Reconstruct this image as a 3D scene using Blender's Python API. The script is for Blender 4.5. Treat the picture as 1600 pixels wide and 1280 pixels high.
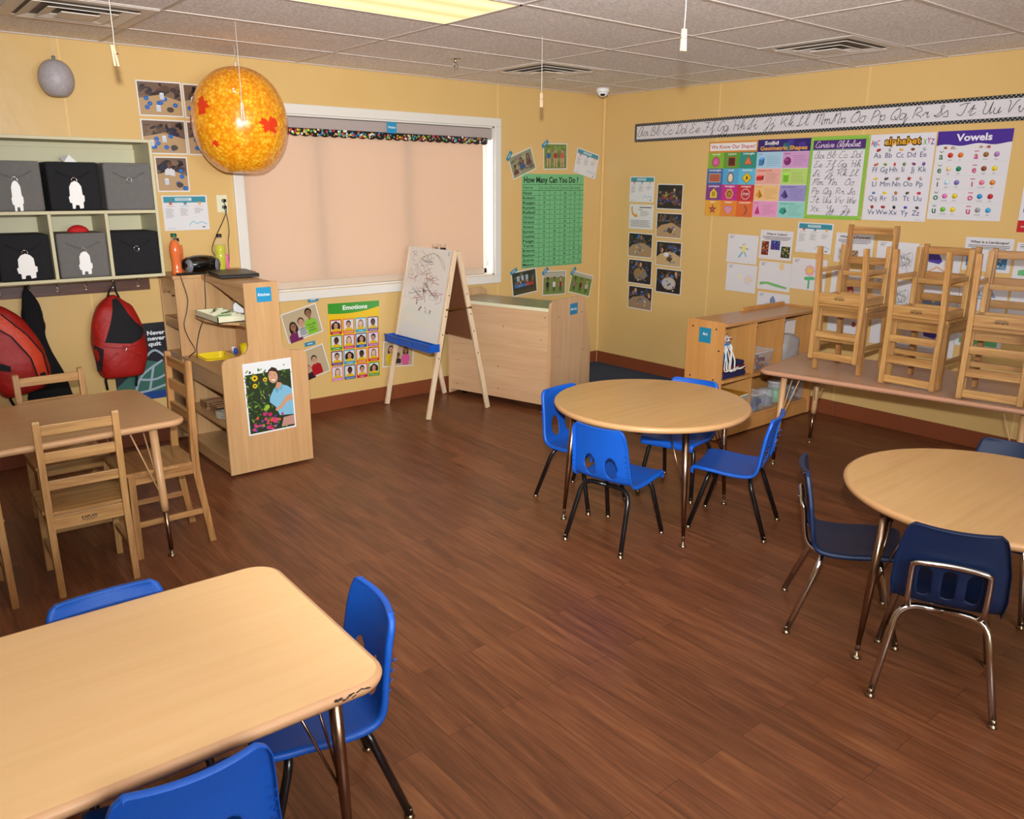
import bpy, bmesh, math, random
from mathutils import Matrix, Vector, Euler
import numpy as np
random.seed(7)
PI=math.pi
for o in list(bpy.data.objects): bpy.data.objects.remove(o)
scene=bpy.context.scene; COL=scene.collection
# ------------------------------------------------------------ camera
cam_d=bpy.data.cameras.new('camera'); cam=bpy.data.objects.new('camera',cam_d); COL.objects.link(cam); scene.camera=cam
YAW,PITCH,ROLL=.69315,.26899,.0047
fw=Vector((math.sin(YAW)*math.cos(PITCH),math.cos(YAW)*math.cos(PITCH),-math.sin(PITCH)))
rt=Vector((math.cos(YAW),-math.sin(YAW),0)); up=rt.cross(fw)
rt,up=math.cos(ROLL)*rt+math.sin(ROLL)*up,-math.sin(ROLL)*rt+math.cos(ROLL)*up
mx=Matrix((rt,up,-fw)).transposed().to_4x4(); mx.translation=Vector((-5.6167,-5.4641,1.6544)); cam.matrix_world=mx
cam_d.sensor_fit='HORIZONTAL'; cam_d.sensor_width=36; cam_d.lens=1260.9/1600*36; cam_d.clip_start=.05
# ------------------------------------------------------------ light and exposure
vs=scene.view_settings; vs.view_transform='Standard'; vs.look='None'; vs.gamma=1; vs.use_curve_mapping=False; vs.exposure=0.0
w=bpy.data.worlds.new('sky'); scene.world=w; w.use_nodes=True
wn=w.node_tree.nodes; bg=wn['Background']; bg.inputs[0].default_value=(.92,.96,1.0,1); bg.inputs[1].default_value=8
def lamp(name,kind,loc,energy,color,aim=None,**kw):
    d=bpy.data.lights.new(name,kind); d.energy=energy; d.color=color
    for k,v in kw.items(): setattr(d,k,v)
    o=bpy.data.objects.new(name,d); COL.objects.link(o); o.location=loc
    if aim is not None: o.rotation_euler=(Vector(aim)-Vector(loc)).to_track_quat('-Z','Y').to_euler()
    return o
# the photographer's flash, a little above the lens, zoomed to the far corner
lamp('camera_flash','SPOT',(-5.63,-5.47,1.86),1150,(.96,1,1.05),aim=(-1.5,-.8,2.3),spot_size=math.radians(92),spot_blend=1.0,shadow_soft_size=.035)
# fluorescent panels of this ceiling outside the frame
for x,y,e in ((-3.4,-4.9,5),(-6.2,-1.9,1.5)):
    lamp('fluorescent_light','AREA',(x,y,2.43),e,(1,.92,.8),shape='RECTANGLE',size=1.2,size_y=.6)
# unseen fill light added behind the camera to brighten ceiling and room
lamp('ceiling_fill','AREA',(-4.4,-7.5,1.85),178,(.90,1,1.10),aim=(-3.6,-3.0,2.46),shape='RECTANGLE',size=3.2,size_y=.8)
# ------------------------------------------------------------ colour helpers
def lin(c):
    c=c/255.
    return c/12.92 if c<=.04045 else ((c+.055)/1.055)**2.4
def C3(c): return tuple(lin(x) for x in c)
def C4(c): return C3(c)+(1,)
# ------------------------------------------------------------ materials
def newmat(name):
    m=bpy.data.materials.new(name); m.use_nodes=True; nt=m.node_tree; b=nt.nodes['Principled BSDF']
    return m,nt,nt.nodes,nt.links,b
def M(name,col,rough=.5,metal=0,vary=.06,scale=12,bump=0,bscale=60,trans=0,ior=1.45,alpha=1,emit=None,es=0,coat=0,sheen=0,spec=.5):
    m,nt,N,L,b=newmat(name); c=C3(col)
    tc=N.new('ShaderNodeTexCoord'); nz=N.new('ShaderNodeTexNoise'); nz.inputs['Scale'].default_value=scale; nz.inputs['Detail'].default_value=3
    L.new(tc.outputs['Object'],nz.inputs['Vector'])
    mix=N.new('ShaderNodeMix'); mix.data_type='RGBA'; mix.inputs[6].default_value=tuple(x*(1-vary) for x in c)+(1,); mix.inputs[7].default_value=tuple(min(1,x*(1+vary)) for x in c)+(1,)
    L.new(nz.outputs['Fac'],mix.inputs[0]); L.new(mix.outputs[2],b.inputs['Base Color'])
    b.inputs['Roughness'].default_value=rough; b.inputs['Metallic'].default_value=metal; b.inputs['Specular IOR Level'].default_value=spec
    b.inputs['Transmission Weight'].default_value=trans; b.inputs['IOR'].default_value=ior; b.inputs['Alpha'].default_value=alpha; b.inputs['Coat Weight'].default_value=coat
    if emit: b.inputs['Emission Color'].default_value=C4(emit); b.inputs['Emission Strength'].default_value=es
    if bump:
        n2=N.new('ShaderNodeTexNoise'); n2.inputs['Scale'].default_value=bscale; n2.inputs['Detail'].default_value=4; L.new(tc.outputs['Object'],n2.inputs['Vector'])
        bp=N.new('ShaderNodeBump'); bp.inputs['Strength'].default_value=bump; bp.inputs['Distance'].default_value=.01; L.new(n2.outputs['Fac'],bp.inputs['Height']); L.new(bp.outputs[0],b.inputs['Normal'])
    return m
def wood(name,c1,c2,axis='z',rough=.4,s=1.0,coat=0,blotch=.5,fine=1.0):
    m,nt,N,L,b=newmat(name)
    tc=N.new('ShaderNodeTexCoord'); mp=N.new('ShaderNodeMapping'); L.new(tc.outputs['Object'],mp.inputs[0])
    k={'x':(1.2,22,22),'y':(22,1.2,22),'z':(22,22,1.2)}[axis]; mp.inputs['Scale'].default_value=tuple(q*s for q in k)
    nz=N.new('ShaderNodeTexNoise'); nz.inputs['Scale'].default_value=2.2; nz.inputs['Detail'].default_value=5; nz.inputs['Distortion'].default_value=.6; L.new(mp.outputs[0],nz.inputs['Vector'])
    n2=N.new('ShaderNodeTexNoise'); n2.inputs['Scale'].default_value=9; n2.inputs['Detail'].default_value=6; L.new(mp.outputs[0],n2.inputs['Vector'])
    ad=N.new('ShaderNodeMix'); ad.data_type='FLOAT'; ad.inputs[0].default_value=.4*fine; L.new(nz.outputs['Fac'],ad.inputs[2]); L.new(n2.outputs['Fac'],ad.inputs[3])
    cr=N.new('ShaderNodeValToRGB'); cr.color_ramp.elements[0].position=.36; cr.color_ramp.elements[1].position=.64
    cr.color_ramp.elements[0].color=C4(c1); cr.color_ramp.elements[1].color=C4(c2); L.new(ad.outputs[0],cr.inputs[0])
    n3=N.new('ShaderNodeTexNoise'); n3.inputs['Scale'].default_value=3; L.new(tc.outputs['Object'],n3.inputs['Vector'])
    mm=N.new('ShaderNodeMix'); mm.data_type='RGBA'; mm.blend_type='MULTIPLY'; mm.inputs[0].default_value=blotch*.3; L.new(cr.outputs[0],mm.inputs[6]); L.new(n3.outputs['Color'],mm.inputs[7])
    L.new(mm.outputs[2],b.inputs['Base Color']); b.inputs['Roughness'].default_value=rough; b.inputs['Coat Weight'].default_value=coat
    bp=N.new('ShaderNodeBump'); bp.inputs['Strength'].default_value=.08; bp.inputs['Distance'].default_value=.004; L.new(ad.outputs[0],bp.inputs['Height']); L.new(bp.outputs[0],b.inputs['Normal'])
    return m
def vcol(name,rough,coat=0):
    m,nt,N,L,b=newmat(name); a=N.new('ShaderNodeVertexColor'); a.layer_name='ink'; L.new(a.outputs[0],b.inputs['Base Color']); b.inputs['Roughness'].default_value=rough; b.inputs['Coat Weight'].default_value=coat; b.inputs['Coat Roughness'].default_value=.25
    return m
PAPER=vcol('printed_paper',.6); GLOSS=vcol('laminated_print',.35,.15)
OAK={a:wood('oak_'+a,(154,106,56),(200,152,92),a,.36,.9,.12,.5) for a in 'xyz'}
OAKD={a:wood('oak_old_'+a,(138,92,46),(186,136,80),a,.36,.9,.12,.7) for a in 'xyz'}
MAPLE=wood('maple_laminate',(190,144,94),(206,162,112),'z',.38,.35,.05,.35)
MAPLEY=wood('maple_laminate_y',(188,142,92),(204,160,110),'y',.38,.35,.05,.35)
BLOCKM=wood('pale_laminate',(200,158,116),(216,176,134),'x',.38,.3,.05,.35)
BLOCKMZ=wood('pale_laminate_z',(196,154,112),(212,172,130),'z',.38,.3,.05,.35)
ARTM=wood('birch_orange',(190,130,68),(206,148,84),'z',.4,.3,.05,.4)
TOPM=wood('table_laminate',(232,188,132),(238,196,142),'x',.42,.22,.04,.1)
TOPD=wood('table_laminate_tan',(192,148,102),(200,158,112),'x',.36,.25,.08,.35)
TOPP=wood('table_laminate_pink',(182,140,108),(190,148,116),'x',.36,.25,.08,.3)
EDGE=M('table_edge_band',(204,156,112),.42); EDGED=M('table_edge_tan',(196,150,106),.38); EDGEP=M('table_edge_pink',(184,134,104),.38)
RAIL=wood('walnut_rail',(70,38,22),(104,60,38),'x',.4,.6)
PINE=wood('pine_strip',(206,176,140),(228,202,168),'z',.5,.5,0,.2)
BLUE=M('blue_plastic',(12,80,172),.42,vary=.05,scale=5,bump=.15,bscale=350); NAVY=M('navy_plastic',(6,28,60),.45,vary=.05,bump=.1,bscale=350)
BLACKM=M('black_enamel',(16,15,17),.28,coat=.3); CHROME=M('chrome',(200,195,188),.16,1,vary=.03); BRONZE=M('worn_chrome_tube',(150,122,100),.26,1,vary=.1,scale=30)
GLIDE=M('worn_glide',(150,132,108),.3,1,vary=.1)
BRASS=M('brass',(170,130,60),.35,1); TAN=M('tan_enamel',(186,142,96),.4)
WHITEP=M('white_paint',(220,214,202),.4,vary=.02); WHITE=M('white_plastic',(236,232,226),.35,vary=.02); BLACK=M('black_plastic',(14,14,15),.3,vary=.1); GREYP=M('grey_plastic',(110,110,114),.5)
CUBBY=M('cream_board',(198,188,150),.5,vary=.03)
GREYF=M('grey_fabric',(104,100,96),.85,vary=.1,scale=40,bump=.3,bscale=90); BLACKF=M('black_fabric',(20,19,22),.85,vary=.12,scale=30,bump=.3,bscale=90)
REDF=M('red_nylon',(160,24,16),.55,vary=.12,scale=14,bump=.5,bscale=22); REDC=M('red_cloth',(200,30,30),.8)
YEL=M('yellow_plastic',(236,204,20),.35); CREAM=M('cream_plastic',(222,216,180),.45); GREENP=M('green_plastic',(60,150,60),.5)
CLEAR=M('clear_plastic',(225,228,228),.12,vary=.02,alpha=.28)
WHITEB=M('whiteboard',(214,210,202),.14,vary=.015,scale=3,coat=.5); HARDB=M('hardboard',(120,72,44),.6,vary=.08)
BASEM=M('vinyl_base',(126,66,38),.35,vary=.06,scale=6); CARPET=M('blue_carpet',(54,66,88),.95,vary=.35,scale=140,bump=.6,bscale=160)
LAPT=M('laptop_shell',(40,37,36),.4,vary=.06); PLATE=M('stoneware',(204,198,176),.4); WICK=M('willow',(150,108,70),.7,vary=.3,scale=60)
# ------------------------------------------------------------ mesh helpers
class MB:
    def __init__(s): s.v=[]; s.f=[]; s.m=[]; s.mats=[]; s.sm=[]
    def mi(s,mat):
        if mat not in s.mats: s.mats.append(mat)
        return s.mats.index(mat)
    def add(s,vs_,fs,mat,smooth=False):
        o=len(s.v); s.v+= [tuple(v) for v in vs_]; k=s.mi(mat)
        for f in fs: s.f.append([i+o for i in f]); s.m.append(k); s.sm.append(smooth)
        return s
    def box(s,c,d,mat,rot=None,bev=0):
        bm=bmesh.new(); bmesh.ops.create_cube(bm,size=1)
        for v in bm.verts: v.co=Vector((v.co.x*d[0],v.co.y*d[1],v.co.z*d[2]))
        if bev: bmesh.ops.bevel(bm,geom=bm.edges[:],offset=min(bev,min(d)*.45),segments=2,affect='EDGES',profile=.5)
        R_=rot if rot is not None else Matrix.Identity(3)
        bm.verts.index_update()
        s.add([R_@v.co+Vector(c) for v in bm.verts],[[v.index for v in f.verts] for f in bm.faces],mat); bm.free(); return s
    def b2(s,a,b,mat,bev=0):
        return s.box([(a[i]+b[i])/2 for i in range(3)],[abs(b[i]-a[i]) for i in range(3)],mat,bev=bev)
    def bar(s,p,q,wd,th,mat,upv=(0,1,0),bev=.002):
        p=Vector(p);q=Vector(q);z=(q-p).normalized();y=Vector(upv); x=y.cross(z).normalized(); y=z.cross(x)
        return s.box((p+q)/2,(wd,th,(q-p).length),mat,Matrix((x,y,z)).transposed(),bev)
    def tube(s,pts,r,mat,n=10,cap=True):
        pts=[Vector(p) for p in pts]; rs=r if isinstance(r,(list,tuple)) else [r]*len(pts); vs_=[];fs=[]
        t0=(pts[1]-pts[0]).normalized(); x=t0.orthogonal().normalized()
        for i,p in enumerate(pts):
            t=((pts[min(i+1,len(pts)-1)]-p).normalized()+(p-pts[max(i-1,0)]).normalized()).normalized()
            x=(x-t*x.dot(t)).normalized(); y=t.cross(x)
            for k in range(n): a=2*PI*k/n; vs_.append(p+rs[i]*(math.cos(a)*x+math.sin(a)*y))
        for i in range(len(pts)-1):
            for k in range(n): k2=(k+1)%n; fs.append([i*n+k,i*n+k2,(i+1)*n+k2,(i+1)*n+k])
        if cap: fs.append(list(range(n))[::-1]); fs.append([(len(pts)-1)*n+k for k in range(n)])
        return s.add(vs_,fs,mat,True)
    def lathe(s,prof,mat,c=(0,0,0),n=24,sx=1,sy=1,pw=2):
        vs_=[];fs=[]
        for r,z in prof:
            for k in range(n):
                a=2*PI*k/n; ca,sa=math.cos(a),math.sin(a)
                if pw!=2: ca=math.copysign(abs(ca)**(2/pw),ca); sa=math.copysign(abs(sa)**(2/pw),sa)
                vs_.append((c[0]+r*ca*sx,c[1]+r*sa*sy,c[2]+z))
        m=len(prof)
        for i in range(m-1):
            for k in range(n): k2=(k+1)%n; fs.append([i*n+k,i*n+k2,(i+1)*n+k2,(i+1)*n+k])
        fs.append(list(range(n))[::-1]); fs.append([(m-1)*n+k for k in range(n)])
        return s.add(vs_,fs,mat,True)
    def prism(s,poly,a,b,mat,plane='xz',bev=0):
        # polygon in a plane, extruded from a to b along the third axis
        bm=bmesh.new(); mp={'xz':lambda p,t:(p[0],t,p[1]),'yz':lambda p,t:(t,p[0],p[1]),'xy':lambda p,t:(p[0],p[1],t)}[plane]
        n=len(poly); v0=[bm.verts.new(mp(p,a)) for p in poly]; v1=[bm.verts.new(mp(p,b)) for p in poly]
        bm.faces.new(v0); bm.faces.new(v1[::-1])
        for i in range(n): bm.faces.new([v0[(i+1)%n],v0[i],v1[i],v1[(i+1)%n]])
        if bev: bmesh.ops.bevel(bm,geom=[e for e in bm.edges if (e.verts[0] in v0)==(e.verts[1] in v0)],offset=bev,segments=2,affect='EDGES')
        bmesh.ops.recalc_face_normals(bm,faces=bm.faces[:])
        bm.verts.index_update()
        s.add([v.co for v in bm.verts],[[v.index for v in f.verts] for f in bm.faces],mat); bm.free(); return s
    def build(s,name,parent=None,loc=(0,0,0),rz=0,sub=0,solid=0,off=0,bevmod=0):
        me=bpy.data.meshes.new(name); me.from_pydata(s.v,[],s.f)
        for m in s.mats: me.materials.append(m)
        me.polygons.foreach_set('material_index',s.m); me.polygons.foreach_set('use_smooth',s.sm); me.update()
        o=bpy.data.objects.new(name,me); COL.objects.link(o); o.location=loc; o.rotation_euler=(0,0,rz)
        if parent: o.parent=parent
        if solid: q=o.modifiers.new('solid','SOLIDIFY'); q.thickness=solid; q.offset=off
        if sub: q=o.modifiers.new('sub','SUBSURF'); q.levels=sub; q.render_levels=sub
        return o
def tag(o,label,cat=None,group=None):
    o['label']=label
    if cat: o['category']=cat
    if group: o['group']=group
    return o
def thing(name,label,cat,loc=(0,0,0),rz=0,group=None):
    o=bpy.data.objects.new(name,None); COL.objects.link(o); o.location=loc; o.rotation_euler=(0,0,rz); return tag(o,label,cat,group)
def struct(o): o['kind']='structure'; return o
def copy_tree(o,parent=None):
    c=o.copy(); COL.objects.link(c)
    if parent: c.parent=parent
    for ch in list(o.children): copy_tree(ch,c)
    return c
def rrect(w_,h_,r,n=6,cx=0,cy=0):
    P=[]
    for sx,sy,a0 in ((1,1,0),(-1,1,90),(-1,-1,180),(1,-1,270)):
        for k in range(n+1):
            a=math.radians(a0+90*k/n); P.append((cx+sx*(w_/2-r)+r*math.cos(a),cy+sy*(h_/2-r)+r*math.sin(a)))
    return P
def cr(pts,k=6,closed=False):
    pts=[Vector(p) for p in pts]; out=[]; n=len(pts)
    for i in range(n if closed else n-1):
        if closed: a,b,c,d=pts[i-1],pts[i],pts[(i+1)%n],pts[(i+2)%n]
        else: a,b,c,d=pts[max(i-1,0)],pts[i],pts[i+1],pts[min(i+2,n-1)]
        for j in range(k):
            t=j/k; out.append(.5*((2*b)+(c-a)*t+(2*a-5*b+4*c-d)*t*t+(3*b-a-3*c+d)*t**3))
    if not closed: out.append(pts[-1])
    return out
# ------------------------------------------------------------ flat printed things
_tx={}
def textpolys(s_,bold=0):
    k=(s_,bold)
    if k in _tx: return _tx[k]
    cu=bpy.data.curves.new('lettering','FONT'); cu.body=s_; cu.resolution_u=2; cu.offset=bold
    ob=bpy.data.objects.new('lettering',cu); me=ob.to_mesh()
    vs_=[(v.co.x,v.co.y) for v in me.vertices]; fs=[list(p.vertices) for p in me.polygons]
    ob.to_mesh_clear(); bpy.data.objects.remove(ob); bpy.data.curves.remove(cu)
    if not vs_: vs_=[(0,0)]; fs=[]
    x0=min(v[0] for v in vs_); x1=max(v[0] for v in vs_)
    _tx[k]=([(v[0]-x0,v[1]) for v in vs_],fs,x1-x0); return _tx[k]
CURS={}
for line in '''a 66 45 26 14 23 43 65/66 64 73 84
b 14 47 59 39 34 53 64 66 86
c 65 46 25 14 33 53 74
d 65 46 26 14 23 43 65/79 64 73 84
e 14 44 65 56 35 24 33 53 74
f 14 57 69 49 42 30 51 53 74
g 65 46 26 14 23 43 65/66 61 40 21 53 84
h 14 47 59 39 33/34 56 65 63 84
i 14 36 33 53 64/37 48
j 14 46 41 20 11 43 74/47 58
k 14 47 59 39 33/34 66 55 34 54 63 84
l 14 47 59 39 34 43 64
m 15 26 23/25 46 43/45 66 73 94
n 15 26 23/25 56 53 74
o 56 36 14 33 53 65 56 76
p 15 26 20/25 56 64 43 24
q 65 46 26 14 23 43 65/66 60 72 84
r 14 36 45 56 54 63 74
s 14 46 55 63 43 23
t 14 48 33 53 74/26 66
u 16 14 23 43 56/56 53 74
v 15 26 24 43 66 76
w 15 26 24 33 45/46 44 53 66 76
x 15 26 53 74/66 23
y 16 14 33 56/56 51 30 11 43 74
z 15 46 44 23 43 41 20 11 43 74
A 79 49 26 14 23 53 78/79 74 83 94
B 48 38 23/27 59 78 56 46/56 85 73 43 23
C 88 79 49 26 14 43 73
D 39 34 13 24 53 86 69 28
E 78 59 38 47 66/56 25 23 53 84
F 19 49 99/69 54 33 14/46 86
G 88 79 49 26 14 43 65 86/86 82 50 30 41
H 19 38 33/89 83 94/36 86
I 14 68 79 58 54 33 13 44
J 16 69 88 62 40 31 74
K 29 24/88 46 25/56 74 93
L 57 68 59 47 44 23 13 33 53 84
M 13 39 35/38 69 64/68 99 93 a4
N 13 39 34/37 79 73 84
O 59 27 14 43 74 87 69 48 79
P 39 23/27 59 87 66 35
Q 59 27 14 43 74 87 69 48/45 63 83
R 39 23/27 59 87 66 45 84 93
S 14 44 78 69 58 66 74 43 14
T 18 59 99/79 64 43 14
U 19 38 34 53 74 89/89 84 93 a4
V 19 38 43 78 99
W 19 28 33 68/68 73 99
X 18 38 83 93/98 23
Y 19 27 46 78 89/89 71 40 42 84
Z 18 59 78 43 24 54 52 20 11 84'''.split('\n'):
    CURS[line[0]]=[[(int(p[0],16),int(p[1],16)) for p in st.split()] for st in line[2:].split('/')]
class Canvas:
    def __init__(s,W_,H_,col=(240,236,230),thick=.0012,outline=None):
        s.W,s.H=W_,H_; s.v=[];s.f=[];s.c=[]; s.z=thick; s.edge=C4(col)
        P=outline or [(0,0),(W_,0),(W_,H_),(0,H_)]; n=len(P)
        s.put([(x,y,thick) for x,y in P],[list(range(n))],col); s.put([(x,y,0) for x,y in P],[list(range(n))[::-1]],col)
        for i in range(n):
            a,b=P[i],P[(i+1)%n]; s.put([(a[0],a[1],0),(b[0],b[1],0),(b[0],b[1],thick),(a[0],a[1],thick)],[[0,1,2,3]],col)
    def put(s,vs_,fs,col):
        o=len(s.v); s.v+=vs_; c=tuple(x*.84 for x in C3(col))+(1,)
        for f in fs: s.f.append([i+o for i in f]); s.c.append(c)
    def nz(s): s.z+=1.2e-5; return s.z
    def rect(s,x,y,w_,h_,col): z=s.nz(); s.put([(x,y,z),(x+w_,y,z),(x+w_,y+h_,z),(x,y+h_,z)],[[0,1,2,3]],col)
    def poly(s,P,col): z=s.nz(); s.put([(p[0],p[1],z) for p in P],[list(range(len(P)))],col)
    def rr(s,x,y,w_,h_,r,col): s.poly(rrect(w_,h_,r,4,x+w_/2,y+h_/2),col)
    def ell(s,cx,cy,rx,ry,col,n=16,rot=0):
        cs,sn=math.cos(rot),math.sin(rot)
        s.poly([(cx+rx*math.cos(2*PI*k/n)*cs-ry*math.sin(2*PI*k/n)*sn,cy+rx*math.cos(2*PI*k/n)*sn+ry*math.sin(2*PI*k/n)*cs) for k in range(n)],col)
    def line(s,P,wd,col):
        z=s.nz(); n=len(P); L=[];Rr=[]
        for i,p in enumerate(P):
            a=P[max(i-1,0)];b=P[min(i+1,n-1)]; dx,dy=b[0]-a[0],b[1]-a[1]; l=math.hypot(dx,dy) or 1; nx,ny=-dy/l*wd/2,dx/l*wd/2
            L.append((p[0]+nx,p[1]+ny,z)); Rr.append((p[0]-nx,p[1]-ny,z))
        s.put(L+Rr,[[i+n,i+1+n,i+1,i] for i in range(n-1)],col)
    def text(s,t,x,y,h,col,w_=None,al='l',bold=0,shear=0,flip=False):
        vs_,fs,tw=textpolys(t,bold); k=h/.73; kx=k if w_ is None else w_/max(tw,1e-6)
        x0=x-(tw*kx/2 if al=='c' else tw*kx if al=='r' else 0); z=s.nz()
        s.put([(x0+v[0]*kx+shear*v[1]*k,y+v[1]*k,z) for v in vs_],fs,col)
    def cursive(s,t,x,y,h,col,wd,slant=.25,adv=None):
        k=h/6.
        for ch in t:
            if ch==' ': x+=4*k; continue
            gl=CURS[ch]; mxx=max(p[0] for st in gl for p in st)
            for st in gl:
                P=cr([(x+(p[0]-1)*k*.66+slant*(p[1]-3)*k,y+(p[1]-3)*k,0) for p in st],4); s.line([(p[0],p[1]) for p in P],wd,col)
            x+=(mxx-(1 if ch.islower() else .2))*k*.66*(adv or 1)
        return x
    def lines(s,x,y,w_,n,dy,h,col,jit=.3):
        for i in range(n): s.rect(x,y-i*dy,w_*(1-jit*random.random()),h,col)
    def build(s,name,mat=PAPER,parent=None):
        me=bpy.data.meshes.new(name); me.from_pydata(s.v,[],s.f); me.materials.append(mat)
        at=me.color_attributes.new('ink','FLOAT_COLOR','CORNER'); arr=[]
        for f,c in zip(s.f,s.c): arr+=list(c)*len(f)
        at.data.foreach_set('color',arr); me.update()
        o=bpy.data.objects.new(name,me); COL.objects.link(o)
        if parent: o.parent=parent
        return o
def hang(o,wall,u,z,W_,H_,tilt=0,off=.003):
    # place a sheet, centred at (u,z) on the window wall (u = x) or the alphabet wall (u = -y)
    base=Matrix.Rotation(PI/2,4,'X') if wall=='W' else Matrix.Rotation(-PI/2,4,'Z')@Matrix.Rotation(PI/2,4,'X')
    p=Vector((u,-off,z)) if wall=='W' else Vector((-off,-u,z))
    o.matrix_world=Matrix.Translation(p)@base@Matrix.Rotation(math.radians(tilt),4,'Z')@Matrix.Translation(Vector((-W_/2,-H_/2,0)))
    return o
def sheet(name,label,cat,wall,u,z,W_,H_,tilt,draw,mat=PAPER,col=(240,236,230),group=None,off=.003):
    c=Canvas(W_,H_,col); draw(c); return tag(hang(c.build(name,mat),wall,u,z,W_,H_,tilt,off),label,cat,group)
# ------------------------------------------------------------ the room
H=2.461; XL=-8.2; YF=-7.6
def mwall():
    m,nt,N,L,b=newmat('yellow_wall_panel'); b.inputs['Base Color'].default_value=C4((217,180,112)); b.inputs['Roughness'].default_value=.3; b.inputs['Specular IOR Level'].default_value=.45
    tc=N.new('ShaderNodeTexCoord'); nz=N.new('ShaderNodeTexNoise'); nz.inputs['Scale'].default_value=2.2; nz.inputs['Detail'].default_value=4; L.new(tc.outputs['Object'],nz.inputs['Vector'])
    cr_=N.new('ShaderNodeMix'); cr_.data_type='RGBA'; cr_.inputs[6].default_value=C4((209,171,106)); cr_.inputs[7].default_value=C4((215,179,115)); L.new(nz.outputs['Fac'],cr_.inputs[0]); L.new(cr_.outputs[2],b.inputs['Base Color'])
    n2=N.new('ShaderNodeTexNoise'); n2.inputs['Scale'].default_value=7; L.new(tc.outputs['Object'],n2.inputs['Vector']); bp=N.new('ShaderNodeBump'); bp.inputs['Strength'].default_value=.12; bp.inputs['Distance'].default_value=.02; L.new(n2.outputs['Fac'],bp.inputs['Height']); L.new(bp.outputs[0],b.inputs['Normal'])
    return m
WALLM=mwall(); SEAM=M('wall_batten',(224,188,122),.3)
WX0,WX1,WZ0,WZ1=-3.43,-1.285,.93,2.13
b=MB(); T=.14
b.b2((XL,0,0),(WX0,T,H),WALLM); b.b2((WX1,0,0),(0,T,H),WALLM); b.b2((WX0,0,0),(WX1,T,WZ0),WALLM); b.b2((WX0,0,WZ1),(WX1,T,H),WALLM)
struct(b.build('wall_back'))
struct(MB().b2((0,YF,0),(T,T,H),WALLM).build('wall_right'))
struct(MB().b2((XL-T,YF,0),(XL,T,H),WALLM).build('wall_left')); struct(MB().b2((XL-T,YF-T,0),(T,YF,H),WALLM).build('wall_front'))
# floor of wood-look planks laid along the alphabet wall
def mfloor():
    m,nt,N,L,b=newmat('plank_floor'); tc=N.new('ShaderNodeTexCoord'); mp=N.new('ShaderNodeMapping'); mp.inputs['Rotation'].default_value=(0,0,PI/2); L.new(tc.outputs['Object'],mp.inputs[0])
    br=N.new('ShaderNodeTexBrick'); br.offset=.37; br.inputs['Scale'].default_value=1; br.inputs['Brick Width'].default_value=.92; br.inputs['Row Height'].default_value=.102; br.inputs['Mortar Size'].default_value=.0009; br.inputs['Mortar Smooth'].default_value=.2
    br.inputs['Color1'].default_value=(.0,.0,.0,1); br.inputs['Color2'].default_value=(1,1,1,1); br.inputs['Mortar'].default_value=(.5,.5,.5,1); L.new(mp.outputs[0],br.inputs[0])
    # each plank shifts the grain lookup
    sc=N.new('ShaderNodeVectorMath'); sc.operation='MULTIPLY'; sc.inputs[1].default_value=(17,7,3); L.new(br.outputs['Color'],sc.inputs[0])
    m2=N.new('ShaderNodeMapping'); m2.inputs['Scale'].default_value=(9,.8,1); L.new(tc.outputs['Object'],m2.inputs[0])
    ad=N.new('ShaderNodeVectorMath'); ad.operation='ADD'; L.new(m2.outputs[0],ad.inputs[0]); L.new(sc.outputs[0],ad.inputs[1])
    nz=N.new('ShaderNodeTexNoise'); nz.inputs['Scale'].default_value=1.6; nz.inputs['Detail'].default_value=6; nz.inputs['Roughness'].default_value=.6; nz.inputs['Distortion'].default_value=1.4; L.new(ad.outputs[0],nz.inputs[0])
    m3=N.new('ShaderNodeMapping'); m3.inputs['Scale'].default_value=(60,3,1); L.new(tc.outputs['Object'],m3.inputs[0])
    n2=N.new('ShaderNodeTexNoise'); n2.inputs['Scale'].default_value=1.5; n2.inputs['Detail'].default_value=4; L.new(m3.outputs[0],n2.inputs[0])
    mf=N.new('ShaderNodeMix'); mf.data_type='FLOAT'; mf.inputs[0].default_value=.42; L.new(nz.outputs['Fac'],mf.inputs[2]); L.new(n2.outputs['Fac'],mf.inputs[3])
    r=N.new('ShaderNodeValToRGB'); e=r.color_ramp.elements; e[0].position=.32; e[0].color=C4((92,52,31)); e[1].position=.70; e[1].color=C4((148,94,59)); q=e.new(.5); q.color=C4((120,71,43)); L.new(mf.outputs[0],r.inputs[0])
    pv=N.new('ShaderNodeMix'); pv.data_type='RGBA'; pv.blend_type='MULTIPLY'; pv.inputs[0].default_value=.22; L.new(r.outputs[0],pv.inputs[6]); L.new(br.outputs['Color'],pv.inputs[7])
    dk=N.new('ShaderNodeMix'); dk.data_type='RGBA'; L.new(br.outputs['Fac'],dk.inputs[0]); L.new(pv.outputs[2],dk.inputs[6]); dk.inputs[7].default_value=C4((62,34,22)); L.new(dk.outputs[2],b.inputs['Base Color'])
    b.inputs['Roughness'].default_value=.36; b.inputs['Specular IOR Level'].default_value=.4
    bp=N.new('ShaderNodeBump'); bp.inputs['Strength'].default_value=.12; bp.inputs['Distance'].default_value=.003; L.new(mf.outputs[0],bp.inputs['Height']); L.new(bp.outputs[0],b.inputs['Normal'])
    return m
struct(MB().b2((XL,YF,-.06),(0,0,0),mfloor()).build('floor'))
tag(MB().b2((-1.5,-1.9,0),(-.02,-.02,.008),CARPET).build('area_rug'),'dark blue carpet laid in the corner behind the block shelf','rug')
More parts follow.
